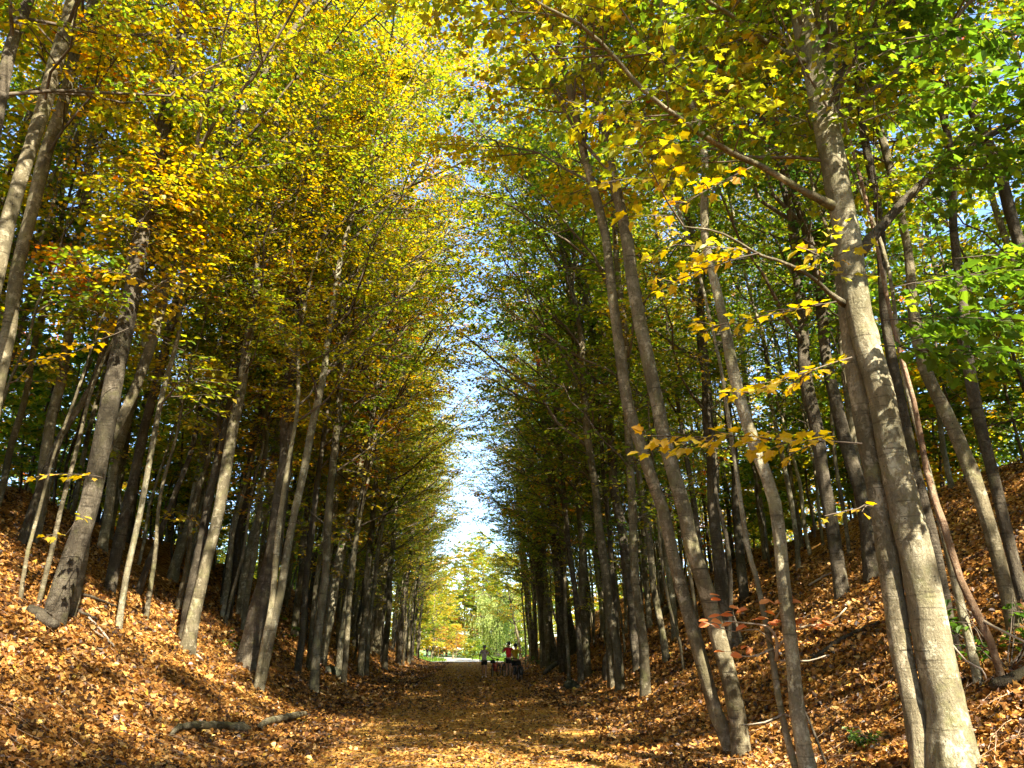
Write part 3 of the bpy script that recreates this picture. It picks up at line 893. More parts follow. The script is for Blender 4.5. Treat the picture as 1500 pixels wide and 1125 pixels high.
# leafy growth along the big limbs and higher crown of the foreground maple
def limb_crown(rng, line, m, q, nlf, size, tone, tv=0.06, lo=0.5, hi=1.1):
    P = line[None, :, :3]
    d = line[-1, :3] - line[0, :3]
    az = np.array([math.atan2(d[1], d[0])])
    sp, sr, saz, sL = sub_branch(rng, P, az, 1.0, m, 0.2, lo, hi, (0.4, 1.3), (-0.15, 0.45), 4, 0.009, 0.03)
    tp, tr, taz, tL = sub_branch(rng, sp, saz, 1.0, q, 0.2, 0.3, 0.6, (0.3, 1.1), (-0.3, 0.2), 3, 0.006, -0.1)
    Lf = spray_leaves(rng, tp, taz, size, nlf, np.full(len(tp), tone) + rng.normal(0, tv, len(tp)), 0.06)
    return (sp, sr), (tp, tr), Lf
G = Geo(); acc = [[] for _ in range(5)]
for sp_, mm, tone in zip(limb_specs, (34, 22, 22, 14, 3, 8), (0.22, 0.22, 0.44, 0.34, 0.56, 0.25)):
    (a_, b_), (c_, d_), Lf = limb_crown(srng, px_line(sp_), mm, 5, 8, 0.11, tone)
    G.add(*tubes(a_ - hb, b_, 5)); G.add(*tubes(c_ - hb, d_, 3))
    for i in range(5):
        acc[i].append(Lf[i])
for HPx, tone in ((HP, 0.22), (HP2, 0.28)):
    P, Rr, az, L = limbs_from_trunk(srng, HPx, 6.8, 14, 3.8, 0.4)
    g2, Lf = crown(srng, P, Rr, az, L, 6, 4, 10, 0.115, tone)
    G.add(np.concatenate(g2.V), g2.P)
    for i in range(5):
        acc[i].append(Lf[i] + hb if i == 0 else Lf[i])
link('branchwork', G.mesh('branchwork', M_TWIG), HERO)
acc = [np.concatenate(x) for x in acc]
link('crown', leaf_mesh('crown', 'near', acc, off=hb), HERO, kind='stuff').color = (0, 0, 0, 1)

# near leafy sprays on the left: a young maple whose twigs hang before the stout dark one
ROOT_L = [o for o in COL.objects if o.get('label', '').startswith('stout dark maple on left')][0]
bl = np.array(ROOT_L.location)
sprays_on(ROOT_L, bl, [
    ((150, 700), (88, 688), bl[1] - 1.2, 3, 0.64, 4, (0.2, 0.35)),
    ((125, 745), (95, 775), bl[1] - 1.0, 2, 0.58, 4, (0.15, 0.3)),
    ((190, 480), (90, 520), bl[1] - 1.0, 6, 0.7, 5, (0.3, 0.5)),
    ((230, 420), (150, 390), bl[1] - 1.0, 6, 0.68, 5, (0.3, 0.6)),
], srng, 200, 0.13)

# beech sapling with red leaves
brng = np.random.default_rng(31)
bb = ground_px(1170, 1142)
BE = empty('beech_sapling', bb, 'slender beech sapling with a few copper red leaves on bare twigs', 'sapling')
HAND.append(bb[:2])
pr = stem_points([(1170, 1142, 15), (1145, 1045, 13), (1131, 962, 12), (1126, 935, 11), (1118, 895, 11), (1107, 843, 10), (1095, 800, 10), (1080, 700, 9), (1065, 600, 8), (1052, 520, 6)], bb[1], 0.2, 8.5, brng, bb)
pr[:, :3] -= bb
link('trunk', trunk_mesh('trunk', catmull(pr, 0.2), 12, M_BARK_PALE, brng, 0.2), BE)
G = Geo()
bl_P, bl_D = [], []
for line in ([(1137, 968, 7), (1138, 940, 6), (1125, 918, 4), (1085, 912, 3), (1060, 910, 2)],
             [(1135, 955, 6), (1165, 922, 5), (1215, 912, 3.5), (1240, 890, 2.5)],
             [(1133, 950, 4), (1100, 962, 3), (1070, 958, 2)],
             [(1134, 945, 4), (1110, 922, 3), (1075, 925, 2), (1030, 911, 1.5)],
             [(1128, 920, 4), (1150, 885, 3), (1160, 880, 2)],
             [(1141, 968, 4), (1185, 968, 3), (1210, 960, 2)],
             [(1150, 1045, 4), (1120, 1058, 3), (1085, 1062, 2)],
             [(1150, 1047, 4), (1185, 1058, 2.5)]):
    L_ = px_line([(x, y, bb[1] - 0.12 * i, w) for i, (x, y, w) in enumerate(line)])
    G = Geo()
    G.tube(L_[:, :3] - bb, L_[:, 3] * 0.8, 5)
    link('twig', G.mesh('twig', M_STICK), BE)
lp = 2 * [(1057, 872), (1142, 880), (1128, 882), (1074, 890), (1092, 890), (1057, 903), (1076, 913), (1088, 916), (1118, 905), (1112, 901), (1135, 913), (1150, 911), (1160, 917), (1172, 920), (1172, 903), (1180, 911),
      (1190, 917), (1205, 915), (1208, 910), (1065, 957), (1037, 909), (1040, 915), (1150, 882), (1098, 945)]
P = np.array([at(x + brng.normal(0, 5), y + brng.normal(0, 3), bb[1] - 0.3) for x, y in lp])
n_ = len(P)
D = azel(brng.uniform(-0.6, 0.6, n_) + np.where(brng.random(n_) < .5, 0, math.pi), brng.normal(-0.15, 0.2, n_))
leaf_objs(BE, bb, (P, D, np.stack([brng.normal(0, .3, n_), brng.normal(-.5, .3, n_), np.ones(n_)], -1), brng.uniform(0.12, 0.17, n_), brng.uniform(0, 0.9, n_)), BEECH_OBJ, brng)

# trees whose trunks stand just outside the frame, their crowns reaching into its upper corners
def edge_tree(label, x, y, tone, sd, ht=20.0, z0=8.5, Lmax=4.6):
    rng = np.random.default_rng(900 + sd)
    b = np.array([x, y, gz(x, y)])
    HAND.append(b[:2])
    o = empty('maple_tree', b, label, 'tree', GL if x < 0 else GR)
    k = 14
    z = np.linspace(-0.4, ht, k)
    zz = np.clip(z, 0, None) / ht
    pr = np.stack([-np.sign(x) * 1.8 * zz ** 1.3 + np.cumsum(rng.normal(0, 0.05, k)), np.cumsum(rng.normal(0, 0.06, k)), z, 0.19 * (1 - zz) ** 0.75 + 0.02], -1)
    link('trunk', trunk_mesh('trunk', catmull(pr, 0.5), 12, M_BARK, rng, 0.6), o)
    P, Rr, az, L = limbs_from_trunk(rng, pr, z0, 22, Lmax, math.pi if x > 0 else 0.0, 0.6, 1.1, 0.45)
    G, Lf = crown(rng, P, Rr, az, L, 7, 4, 8, 0.115, 0.0, 0.09)
    link('branchwork', G.mesh('branchwork', M_TWIG), o)
    link('crown', leaf_mesh('crown', 'mid', Lf), o, kind='stuff').color = (tone, 0, 0, 1)
edge_tree('yellow green maple outside the right edge whose crown roofs the big trunk', 6.4, 3.2, 0.34, 1)
edge_tree('bright green maple outside the right edge behind the viewpoint, leaves at top', 5.6, -3.0, 0.28, 2)
edge_tree('yellow maple outside the left edge whose crown fills the top corner', -6.6, 4.6, 0.5, 3)
edge_tree('golden maple outside the left edge just behind the viewpoint', -5.8, -2.5, 0.52, 4)
edge_tree('green maple up the right bank beyond the frame edge', 11.0, 6.0, 0.30, 5, 19, 6.5)

# ------------------------------------------------------------------ prototype forest trees, copied along both banks
PROTO = []
for i in range(8):
    rng = np.random.default_rng(100 + i)
    ht = rng.uniform(18, 22)
    lean = rng.uniform(0.6, 2.2)
    k = 16
    z = np.linspace(-0.4, ht, k)
    x = lean * (np.clip(z, 0, None) / ht) ** 1.4 + np.cumsum(rng.normal(0, 0.05, k))
    y = np.cumsum(rng.normal(0, 0.06, k))
    r0 = rng.uniform(0.065, 0.14)
    rad = r0 * (1 - np.clip(z, 0, None) / ht) ** 0.75 + 0.015
    pr = np.stack([x - x[1], y - y[1], z, rad], -1)
    tm = trunk_mesh('trunk', catmull(pr, 0.7), 9, (M_BARK, M_BARK_DARK, M_BARK_PALE)[i % 3], rng, 0.4)
    P, Rr, az, L = limbs_from_trunk(rng, pr, 5.5, 24, 4.1, 0.0, bscale=0.35)
    G, Lf = crown(rng, P, Rr, az, L, 6, 4, 12, 0.128, 0.0)
    # a few leafy shoots lower on the trunk
    P2, R2, az2, L2 = limbs_from_trunk(rng, pr[:8], 2.6, 5, 1.8, 0.0)
    G2, Lf2 = crown(rng, P2, R2, az2, L2, 4, 3, 8, 0.13, 0.0)
    G.add(np.concatenate(G2.V), G2.P)
    Lf = [np.concatenate([a, b]) for a, b in zip(Lf, Lf2)]
    PROTO.append((tm, G.mesh('branchwork', M_TWIG), leaf_mesh('crown', 'far', Lf), r0))

def tone_word(t):
    return 'green' if t < 0.28 else 'yellow green' if t < 0.45 else 'yellow' if t < 0.62 else 'golden'

frng = np.random.default_rng(9)
FOREST = []
for side in (-1, 1):
    for row, (xo, step, y0) in enumerate(((5.1 if side < 0 else 4.7, 2.3, 25), (7.3, 2.1, 20), (9.8, 2.3, 17), (13.0, 3.2, 14), (17.5, 4.5, 12))):
        y = y0 + frng.uniform(0, 2)
        while y < (97 if side < 0 else 79):
            x = side * (xo + 0.010 * y + frng.normal(0, 0.55))
            if side > 0 and row in (1, 2, 3) and frng.random() < 0.3:
                y += step * 0.9
                continue
            if min(math.hypot(x - a[0], y - a[1]) for a in HAND) > 1.1:
                FOREST.append((side, row, x, y))
            y += step * frng.uniform(0.65, 1.4) * (1.0 + 0.004 * y)
ARCH = [(-1, 0, -4.6, 24.5), (1, 0, 4.7, 27.5), (-1, 0, -4.7, 31.0), (1, 0, 4.9, 34.5), (-1, 0, -4.9, 39.0), (1, 0, 4.6, 21.5), (1, 0, 4.9, 43.0), (-1, 0, -5.0, 48.0), (1, 0, 5.1, 54.0), (-1, 0, -5.2, 60.0), (1, 0, 5.3, 66.0)]
FOREST += ARCH
placed = {}
for side, row, x, y in FOREST:
    i = int(frng.integers(0, 8))
    tm, bm_, cm, r0 = PROTO[i]
    s = frng.uniform(0.92, 1.2) if side < 0 else frng.uniform(0.9, 1.1)
    arch = (side, row, x, y) in ARCH
    if arch:
        s = (1.38 if y < 33 else 1.28)
        HAND.append(np.array([x, y]))
    dead = (not arch) and frng.random() < 0.05
    tone = (0.44 if side < 0 else 0.30) + frng.normal(0, 0.08) + 0.001 * y * (1 if side > 0 else 0)
    if arch:
        tone = 0.66 if y == 31.0 else 0.46 if side < 0 else 0.32
    elif frng.random() < 0.07:
        tone = frng.uniform(0.68, 0.8)
    if row >= 3:
        tone += 0.05 * side + frng.normal(0, 0.12)
    rot = (0.0 if side < 0 else math.pi) + frng.normal(0, 0.2 if arch else 0.5)
    th = 'slender' if r0 * s < 0.085 else 'medium' if r0 * s < 0.115 else 'thick'
    rw = ('at foot of', 'low on', 'halfway up', 'atop', 'behind')[row]
    far = 'before the cyclists' if y < 38 else 'beside the cyclists' if y < 52 else 'past the cyclists' if y < 74 else 'near tunnel end'
    bk = ('grey', 'dark', 'pale')[i % 3]
    sd = 'left' if side < 0 else 'right'
    lab = f'bare dead {bk} trunk {rw} {sd} bank {far}' if dead else f"{'tall' if arch else th} {bk} trunk with {tone_word(tone)} crown {rw} {sd} bank {far}"
    o = empty('maple_tree', (x, y, gz(x, y)), lab, 'tree', f'crowded maples on the {sd} bank', rot)
    o.scale = (s, s, s * frng.uniform(0.95, 1.08))
    tmo = link('trunk', tm, o)
    if dead:
        continue
    bmo = link('branchwork', bm_, o)
    cmo = link('crown', cm, o, kind='stuff')
    cmo.color = (float(np.clip(tone, 0.05, 0.85)), 0, 0, 1)

# pole-thin saplings crowding between the bigger trunks
POLE = []
for i in range(4):
    rng = np.random.default_rng(700 + i)
    ht = rng.uniform(12, 16)
    k = 14
    z = np.linspace(-0.3, ht, k)
    pr = np.stack([1.6 * (np.clip(z, 0, None) / ht) ** 1.3 + np.cumsum(rng.normal(0, 0.08, k)), np.cumsum(rng.normal(0, 0.09, k)), z, rng.uniform(0.04, 0.065) * (1 - np.clip(z, 0, None) / ht) ** 0.7 + 0.008], -1)
    pr[:, :2] -= pr[0, :2]
    tm = trunk_mesh('trunk', catmull(pr, 0.6), 8, (M_BARK, M_BARK_PALE, M_BARK_DARK, M_BARK)[i], rng, 0.5)
    P, Rr, az, L = limbs_from_trunk(rng, pr, 3.8, 14, 1.9, 0.0, 0.3, 0.9)
    G, Lf = crown(rng, P, Rr, az, L, 4, 3, 7, 0.13, 0.0)
    POLE.append((tm, G.mesh('branchwork', M_TWIG), leaf_mesh('crown', 'far', Lf)))
prng = np.random.default_rng(41)
for side in (-1, 1):
    cnt = 0
    while cnt < 48:
        y = prng.uniform(15, 62) if cnt < 40 else prng.uniform(62, 76)
        x = side * (prng.uniform(5.0, 14.0) + 0.01 * y)
        if min(math.hypot(x - a[0], y - a[1]) for a in HAND) < 0.8:
            continue
        i = int(prng.integers(0, 4))
        tone = (0.44 if side < 0 else 0.36) + prng.normal(0, 0.1)
        sd = 'left' if side < 0 else 'right'
        rw = 'low on' if abs(x) < 7.5 else 'halfway up' if abs(x) < 11 else 'high on'
        far = 'before the cyclists' if y < 34 else 'beside the cyclists' if y < 52 else 'past the cyclists'
        lab = f"thin {('grey', 'pale', 'dark', 'grey')[i]} sapling with {tone_word(tone)} leaves {rw} {sd} bank {far}"
        o = empty('maple_sapling', (x, y, gz(x, y)), lab, 'sapling', f'crowded saplings on the {sd} bank', (0.0 if side < 0 else math.pi) + prng.normal(0, 0.9))
        sc_ = prng.uniform(0.8, 1.25)
        o.scale = (sc_,) * 3
        link('trunk', POLE[i][0], o); link('branchwork', POLE[i][1], o)
        link('crown', POLE[i][2], o, kind='stuff').color = (float(np.clip(tone, 0.08, 0.75)), 0, 0, 1)
        cnt += 1
for o in [x for x in COL.objects if x.get('group', '').startswith('crowded')]:
    placed.setdefault(o['label'], []).append(o)
for lab, os_ in placed.items():
    if len(os_) > 1:
        os_.sort(key=lambda o: o.location.y)
        for i, o in enumerate(os_):
            o['label'] = ('nearest ' if i == 0 else 'farthest ' if i == len(os_) - 1 else ('second ', 'third ', 'fourth ', 'fifth ')[min(i - 1, 3)]) + lab

# ------------------------------------------------------------------ leafy masses: undergrowth behind the crests, wood behind the viewer, wood past the clearing
def mass(name, spots, rngseed, label, size=0.17, cls='far', hlo=2.5, hhi=7.0, n=9, m=5, q=4, nlf=9, z0f=0.12, Lf_=0.42, trunkr=0.04):
    rng = np.random.default_rng(rngseed)
    W = Geo(); acc = [[] for _ in range(5)]
    for (x, y, tone, sc) in spots:
        ht = rng.uniform(hlo, hhi) * sc
        k = 7
        z = np.linspace(-0.3, ht, k)
        pr = np.stack([np.cumsum(rng.normal(0, 0.1, k)), np.cumsum(rng.normal(0, 0.1, k)), z, trunkr * (1.05 - z / ht) + 0.01], -1)
        b = np.array([x, y, gz(x, y)])
        W.tube(pr[:, :3] + b, pr[:, 3], 6, False)
        P, Rr, az, L = limbs_from_trunk(rng, pr, ht * z0f, n, ht * Lf_, None, 0.2, 1.0)
        G, Lf = crown(rng, P, Rr, az, L, m, q, nlf, size, tone, 0.05, tlen=(0.35, 0.9), fine=False)
        W.add(np.concatenate(G.V) + b, G.P)
        Lf[0] = Lf[0] + b
        for i in range(5):
            acc[i].append(Lf[i])
    acc = [np.concatenate(a) for a in acc]
    root = link(name, leaf_mesh(name, cls, acc), kind='stuff')
    root['label'] = label
    root.color = (0, 0, 0, 1)
    w = link('woody_stems', W.mesh('woody_stems', M_TWIG), root, kind='stuff')
    return root

mrng = np.random.default_rng(21)
for side, lab in ((-1, 'green and yellow undergrowth filling the gaps beyond the left bank crest'), (1, 'green and orange undergrowth filling the gaps beyond the right bank crest')):
    sp_ = []
    for _ in range(95):
        y = mrng.uniform(8, 96)
        x = side * (mrng.uniform(12.5, 32))
        if side > 0 and y > 80:
            continue
        t = mrng.choice([0.15, 0.3, 0.42, 0.6, 0.8], p=[0.3, 0.25, 0.2, 0.15, 0.1]) + mrng.normal(0, 0.04)
        sp_.append((x, y, t, mrng.uniform(0.8, 1.3)))
    for _ in range(34):
        y = mrng.uniform(7, 48)
        sp_.append((side * mrng.uniform(13.5, 19.0), y, mrng.choice([0.12, 0.24, 0.36, 0.5]) + mrng.normal(0, 0.03), mrng.uniform(0.9, 1.3)))
    mass('undergrowth', sp_, 50 + side, lab, size=0.23, hlo=4, hhi=10, n=11, nlf=8)
sp_ = []
for _ in range(145):
    y = mrng.uniform(-48, 6)
    x = mrng.uniform(4.6, 38) if mrng.random() < 0.68 else -mrng.uniform(4.6, 16)
    if y > -1 and abs(x) < 8:
        continue
    # unseen trees left out along a lane so sun reaches the big trunk
    if abs((x - 4.6) * 0.883 + (y - 7.9) * 0.469) < 1.7:
        continue
    sp_.append((x, y, 0.48 + mrng.normal(0, 0.12), mrng.uniform(0.9, 1.1)))
sp_ += [(5.0, -5.5, 0.5, 1.25), (6.5, -11.0, 0.45, 1.3), (8.5, -15.0, 0.5, 1.3), (5.2, -17.0, 0.5, 1.25)]  # extra unseen trees, added to throw patches of shade on the left bank
mass('woodland', sp_, 61, 'tall maple wood that continues along the cutting behind the viewer', 0.27, 'far', 17, 21, 12, 5, 3, 6, 0.34, 0.24, 0.14)
sp_ = []
for _ in range(130):
    y = mrng.uniform(142, 200)
    x = mrng.uniform(-55, 55)
    sp_.append((x, y, mrng.choice([0.30, 0.40, 0.46, 0.53]) + mrng.normal(0, 0.04), mrng.uniform(0.9, 1.35)))
for _ in range(60):
    y = mrng.uniform(104, 150)
    x = mrng.choice([-1, -1, 1]) * mrng.uniform(15, 40)
    if x > 0 and y < 130:
        continue
    sp_.append((x, y, mrng.choice([0.30, 0.40, 0.46, 0.52]) + mrng.normal(0, 0.04), mrng.uniform(0.8, 1.1)))
mass('woodland', sp_, 62, 'bright far wood of yellow and orange trees beyond the clearing', 0.52, 'far', 10, 17, 13, 5, 3, 8, 0.01, 0.34, 0.15)

# ------------------------------------------------------------------ trees round the clearing
def far_tree(kind, label, x, y, ht, z0, Lmax, tone, n=28, m=7, q=4, nlf=12, size=0.24, lean=0.0, r0=0.16, mat=M_LEAF, bark=M_BARK, e0=0.35, sd=1, tv=0.07):
    rng = np.random.default_rng(300 + sd)
    b = np.array([x, y, gz(x, y)])
    o = empty(kind, b, label, 'tree' if 'tree' in kind else 'bush')
    k = 10
    z = np.linspace(-0.3, ht, k)
    pr = np.stack([lean * (np.clip(z, 0, None) / ht) ** 1.3 + np.cumsum(rng.normal(0, 0.07, k)), np.cumsum(rng.normal(0, 0.07, k)), z, r0 * (1.04 - np.clip(z, 0, None) / ht) + 0.012], -1)
    link('trunk', trunk_mesh('trunk', catmull(pr, 0.5), 8, bark, rng, 0.3), o)
    P, Rr, az, L = limbs_from_trunk(rng, pr, z0, n, Lmax, None, e0, 1.0)
    G, Lf = crown(rng, P, Rr, az, L, m, q, nlf, size, 0.0, tv, tlen=(0.4, 1.0))
    link('branchwork', G.mesh('branchwork', M_TWIG), o)
    c = link('crown', leaf_mesh('crown', 'far', Lf, mat), o, kind='stuff')
    c.color = (tone, 0, 0, 1)
    return o

far_tree('maple_tree', 'bright yellow tree rising behind the pale willow', -1.0, 142, 19, 3.0, 5.5, 0.54, sd=1, size=0.3, nlf=12)
far_tree('maple_tree', 'yellow green tree to the right behind the willow', 8.0, 144, 18, 2.5, 6.0, 0.44, sd=2, size=0.3, nlf=12)
far_tree('maple_tree', 'thin pinkish orange tree left of the willow', -5.5, 128, 12, 1.2, 3.6, 0.52, sd=3, size=0.26, nlf=7)
far_tree('maple_tree', 'small orange tree low beside the willow', -2.6, 124, 5.0, 1.5, 1.2, 0.68, sd=4, size=0.2)
far_tree('maple_tree', 'golden tree at the left side of the clearing', -10.0, 118, 12, 0.8, 4.0, 0.50, sd=5, size=0.24)
far_tree('maple_tree', 'yellow green young tree where the left bank ends', -6.6, 103, 8.5, 0.8, 2.8, 0.42, sd=6, size=0.2)
far_tree('maple_tree', 'tall gold topped tree behind the clearing on the left', -9, 136, 18, 3, 5.5, 0.52, sd=7, size=0.3)
far_tree('maple_tree', 'dark leaning maple arching left above the cyclists', 9.0, 82, 13, 3.0, 5.4, 0.34, lean=-5.0, sd=8, size=0.2, r0=0.15, bark=M_BARK_DARK, nlf=15)
far_tree('maple_tree', 'yellow maple over the path at the tunnel mouth', 6.0, 98, 12, 3.5, 4.4, 0.46, lean=-2.0, sd=9, size=0.2)
far_tree('maple_tree', 'tall yellow green tree left of the gravel track bend', -7.5, 114, 15, 2.0, 5.0, 0.44, sd=21, size=0.24)
far_tree('maple_tree', 'tall light green tree right of the willow', 10.5, 118, 15, 2.0, 5.0, 0.36, sd=22, size=0.24)
far_tree('maple_tree', 'yellow tree in the middle of the far opening', 0.5, 150, 19, 2.5, 6.0, 0.48, sd=23, size=0.34)
far_tree('maple_tree', 'bright yellow green tree standing where the left bank dies away', -5.0, 105, 13, 1.5, 4.2, 0.46, sd=24, size=0.21)
far_tree('maple_tree', 'tall lime green tree directly behind the willow', 1.8, 136, 20, 2.5, 6.5, 0.38, sd=25, size=0.3)
far_tree('bare_bush', 'greyish pink half bare bush behind the gravel track', -4.6, 114, 4.2, 0.3, 2.2, 0.80, n=14, nlf=3, sd=10, size=0.16, r0=0.05, e0=0.8)
far_tree('bare_bush', 'pale half bare bush right of the greyish pink one', -2.2, 117, 4.0, 0.3, 2.0, 0.54, n=14, nlf=3, sd=11, size=0.16, r0=0.05, e0=0.8)
far_tree('leafy_bush', 'low green bush behind the grass verge by the track', 0.2, 113, 2.6, 0.2, 1.7, 0.30, n=14, nlf=9, sd=12, size=0.17, r0=0.04)
far_tree('leafy_bush', 'yellow green bush at the foot of the right bank end', 8.2, 97, 3.2, 0.2, 2.0, 0.40, n=14, nlf=9, sd=13, size=0.16, r0=0.04)

# weeping willow
wr = np.random.default_rng(404)
wx, wy = 4.0, 128.0
W = empty('willow_tree', (wx, wy, gz(wx, wy)), 'pale green weeping willow with hanging strands behind the cyclists', 'tree')
k = 8
z = np.linspace(-0.3, 8.5, k)
pr = np.stack([np.cumsum(wr.normal(0, 0.1, k)), np.cumsum(wr.normal(0, 0.1, k)), z, 0.40 * (1.05 - z / 8.5) + 0.05], -1)
link('trunk', trunk_mesh('trunk', catmull(pr, 0.4), 10, M_BARK_DARK, wr, 0.3), W)
n = 26
p0 = np.stack([np.interp(np.linspace(2.2, 8.3, n), z, pr[:, c]) for c in range(3)], -1)
az = np.arange(n) * 2.4
L = wr.uniform(4.0, 8.0, n)
lp_, lr_ = gen_limbs(wr, p0, az, wr.uniform(0.6, 1.1, n), L, 0.02 * L, 8, bend=-0.35, wig=0.08)
G = Geo(); G.add(*tubes(lp_, lr_, 6))
# strands
m_ = 34
s = wr.uniform(0.25, 1, (n, m_)); f = s * 7; i0 = np.minimum(f.astype(int), 6); fr = (f - i0)[..., None]
st0 = (lp_[np.arange(n)[:, None], i0] * (1 - fr) + lp_[np.arange(n)[:, None], i0 + 1] * fr).reshape(-1, 3)
ns = len(st0)
st0 += wr.normal(0, 0.35, (ns, 3)) * np.array([1, 1, 0.4])
ln = np.minimum(wr.uniform(1.5, 5.0, ns), np.maximum(st0[:, 2] - 0.4, 0.4))
ks = 7
sv = np.linspace(0, 1, ks)
sd_az = wr.uniform(0, 6.28, ns)
stp = st0[:, None] + np.stack([np.cos(sd_az)[:, None] * 0.5 * np.sqrt(sv)[None], np.sin(sd_az)[:, None] * 0.5 * np.sqrt(sv)[None], -ln[:, None] * sv[None] + 0.2 * np.sin(sv * 3)[None]], -1)
G.add(*tubes(stp, np.full((ns, ks), 0.008), 3))
link('branchwork', G.mesh('branchwork', M_TWIG), W)
nl = 34
ss = wr.uniform(0.03, 1, (ns, nl)); f = ss * (ks - 1); i0 = np.minimum(f.astype(int), ks - 2); fr = (f - i0)[..., None]
P = (stp[np.arange(ns)[:, None], i0] * (1 - fr) + stp[np.arange(ns)[:, None], i0 + 1] * fr).reshape(-1, 3)
nn = len(P)
D = azel(wr.uniform(0, 6.28, nn), wr.normal(-0.9, 0.3, nn))
Nn = norm(wr.normal(0, 1, (nn, 3)))
TM['strip'] = [(np.array([(0, 0, 0), (0, 1, 0), (0.17, 0.45, 0.03), (-0.17, 0.45, 0.03)]), [[0, 2, 1], [1, 3, 0]])]
link('crown', leaf_mesh('crown', 'strip', (P, D, Nn, wr.uniform(0.16, 0.3, nn), wr.normal(0, 0.18, nn)), M_WILLOW), W, kind='stuff').color = (0.5, 0, 0, 1)

# ------------------------------------------------------------------ leaf litter
lr = np.random.default_rng(8)
LT = [maple_template(0.3, 0.7), maple_template(-0.4, -0.5, ctw=0.4), maple_template(0.6, 0.3, ctw=-0.5), maple_template(-0.1, 0.4, ctw=0.3)]
LM = [maple_template(0.4, 0.8, 'mid'), maple_template(-0.5, -0.6, 'mid', 0.4), maple_template(0.3, -0.6, 'mid', -0.6)]
TM['litter'] = LT; TM['litter_mid'] = LM

def litter(n, y0, y1, size, half=0.74):
    u = lr.random(n)
    y = y0 * (y1 / y0) ** u
    x = (lr.uniform(-half, half + 0.06, n)) * (y + 1.0)
    keep = np.abs(x) < 14
    x, y = x[keep], y[keep]
    n = len(x)
    zz = ground_h(x, y)
    e = 0.05
    gx = (ground_h(x + e, y) - ground_h(x - e, y)) / (2 * e); gy = (ground_h(x, y + e) - ground_h(x, y - e)) / (2 * e)
    nrm = norm(np.stack([-gx, -gy, np.ones(n)], -1))
    onpath = (np.abs(x) < 2.3)
    tilt = np.where(onpath, 0.36, 0.62)[:, None]
    Nn = norm(nrm + lr.normal(0, 1, (n, 3)) * tilt)
    a = lr.uniform(0, 6.28, n)
    D = np.stack([np.cos(a), np.sin(a), np.zeros(n)], -1)
    D = norm(D - (D * Nn).sum(-1, keepdims=True) * Nn)
    keepp = ~onpath | (lr.random(n) < 0.5)
    S = size * lr.uniform(0.5, 1.25, n) * np.where(onpath, 0.68, 1.0)
    P = np.stack([x, y, zz + 0.02 + lr.uniform(0.0, 0.045, n)], -1) - D * S[:, None] * 0.4
    # patches with more yellow or more brown leaves
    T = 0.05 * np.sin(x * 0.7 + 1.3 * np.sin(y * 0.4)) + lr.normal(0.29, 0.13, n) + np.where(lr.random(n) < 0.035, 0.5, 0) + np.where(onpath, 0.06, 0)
    return [a[keepp] for a in (P, D, Nn, S, T)]

near_l = litter(44000, 6.5, 12.5, 0.066)
o = link('leaf_litter', leaf_mesh('leaf_litter', 'litter', near_l, M_LITTER), kind='stuff')
o['label'] = 'carpet of fallen orange and brown maple leaves over the near ground'; o.color = (0, 0, 0, 1)
parts_ = [litter(56000, 12, 26, 0.082, 0.66), litter(75000, 22, 98, 0.125, 0.36)]
mid_l = [np.concatenate(a) for a in zip(*parts_)]
o = link('leaf_litter', leaf_mesh('leaf_litter', 'litter_mid', mid_l, M_LITTER), kind='stuff')
o['label'] = 'carpet of fallen leaves over the farther path and banks'; o.color = (0, 0, 0, 1)
# small shed twigs among the leaves
nt_ = 1500
ty = 7.5 * (30 / 7.5) ** lr.random(nt_); tx = lr.uniform(-0.7, 0.75, nt_) * ty
ta = lr.uniform(0, 6.28, nt_); tl_ = lr.uniform(0.12, 0.6, nt_)
sk = np.linspace(-0.5, 0.5, 4)
tpx = tx[:, None] + np.cos(ta)[:, None] * tl_[:, None] * sk + lr.normal(0, 0.015, (nt_, 4))
tpy = ty[:, None] + np.sin(ta)[:, None] * tl_[:, None] * sk + lr.normal(0, 0.015, (nt_, 4))
tpz = ground_h(tpx, tpy) + 0.05 + lr.uniform(0, 0.03, (nt_, 4))
v, p = tubes(np.stack([tpx, tpy, tpz], -1), np.repeat(lr.uniform(0.002, 0.005, nt_)[:, None], 4, 1), 4)
o = link('twig_litter', mk_mesh('twig_litter', v, p, M_BARK_RED), kind='stuff')
o['label'] = 'small shed twigs scattered among the fallen leaves'
# the largest loose leaves one by one
FALLEN = []
for i, (v, p) in enumerate(LT):
    FALLEN.append(mk_mesh('fallen_leaf', v, [np.array([q]) for q in p], M_LITTER, {'tone': np.zeros(len(v))}, smooth=False))
big = litter(900, 7.5, 15, 0.115, 0.70)
sel = np.argsort(big[0][:, 1])[:300]
P, D, Nn, S, T = [a[sel] for a in big]
B = norm(np.cross(D, Nn))
for i in range(len(P)):
    o = bpy.data.objects.new('fallen_leaf', FALLEN[i % 4])
    COL.objects.link(o)
    o.parent = GROUND
    s = S[i]
    o.matrix_local = Matrix(((B[i][0] * s, D[i][0] * s, Nn[i][0] * s, P[i][0]), (B[i][1] * s, D[i][1] * s, Nn[i][1] * s, P[i][1]), (B[i][2] * s, D[i][2] * s, Nn[i][2] * s, P[i][2] + 0.03), (0, 0, 0, 1)))
    o.color = (float(T[i]) - 0.0, 0, 0, 1)

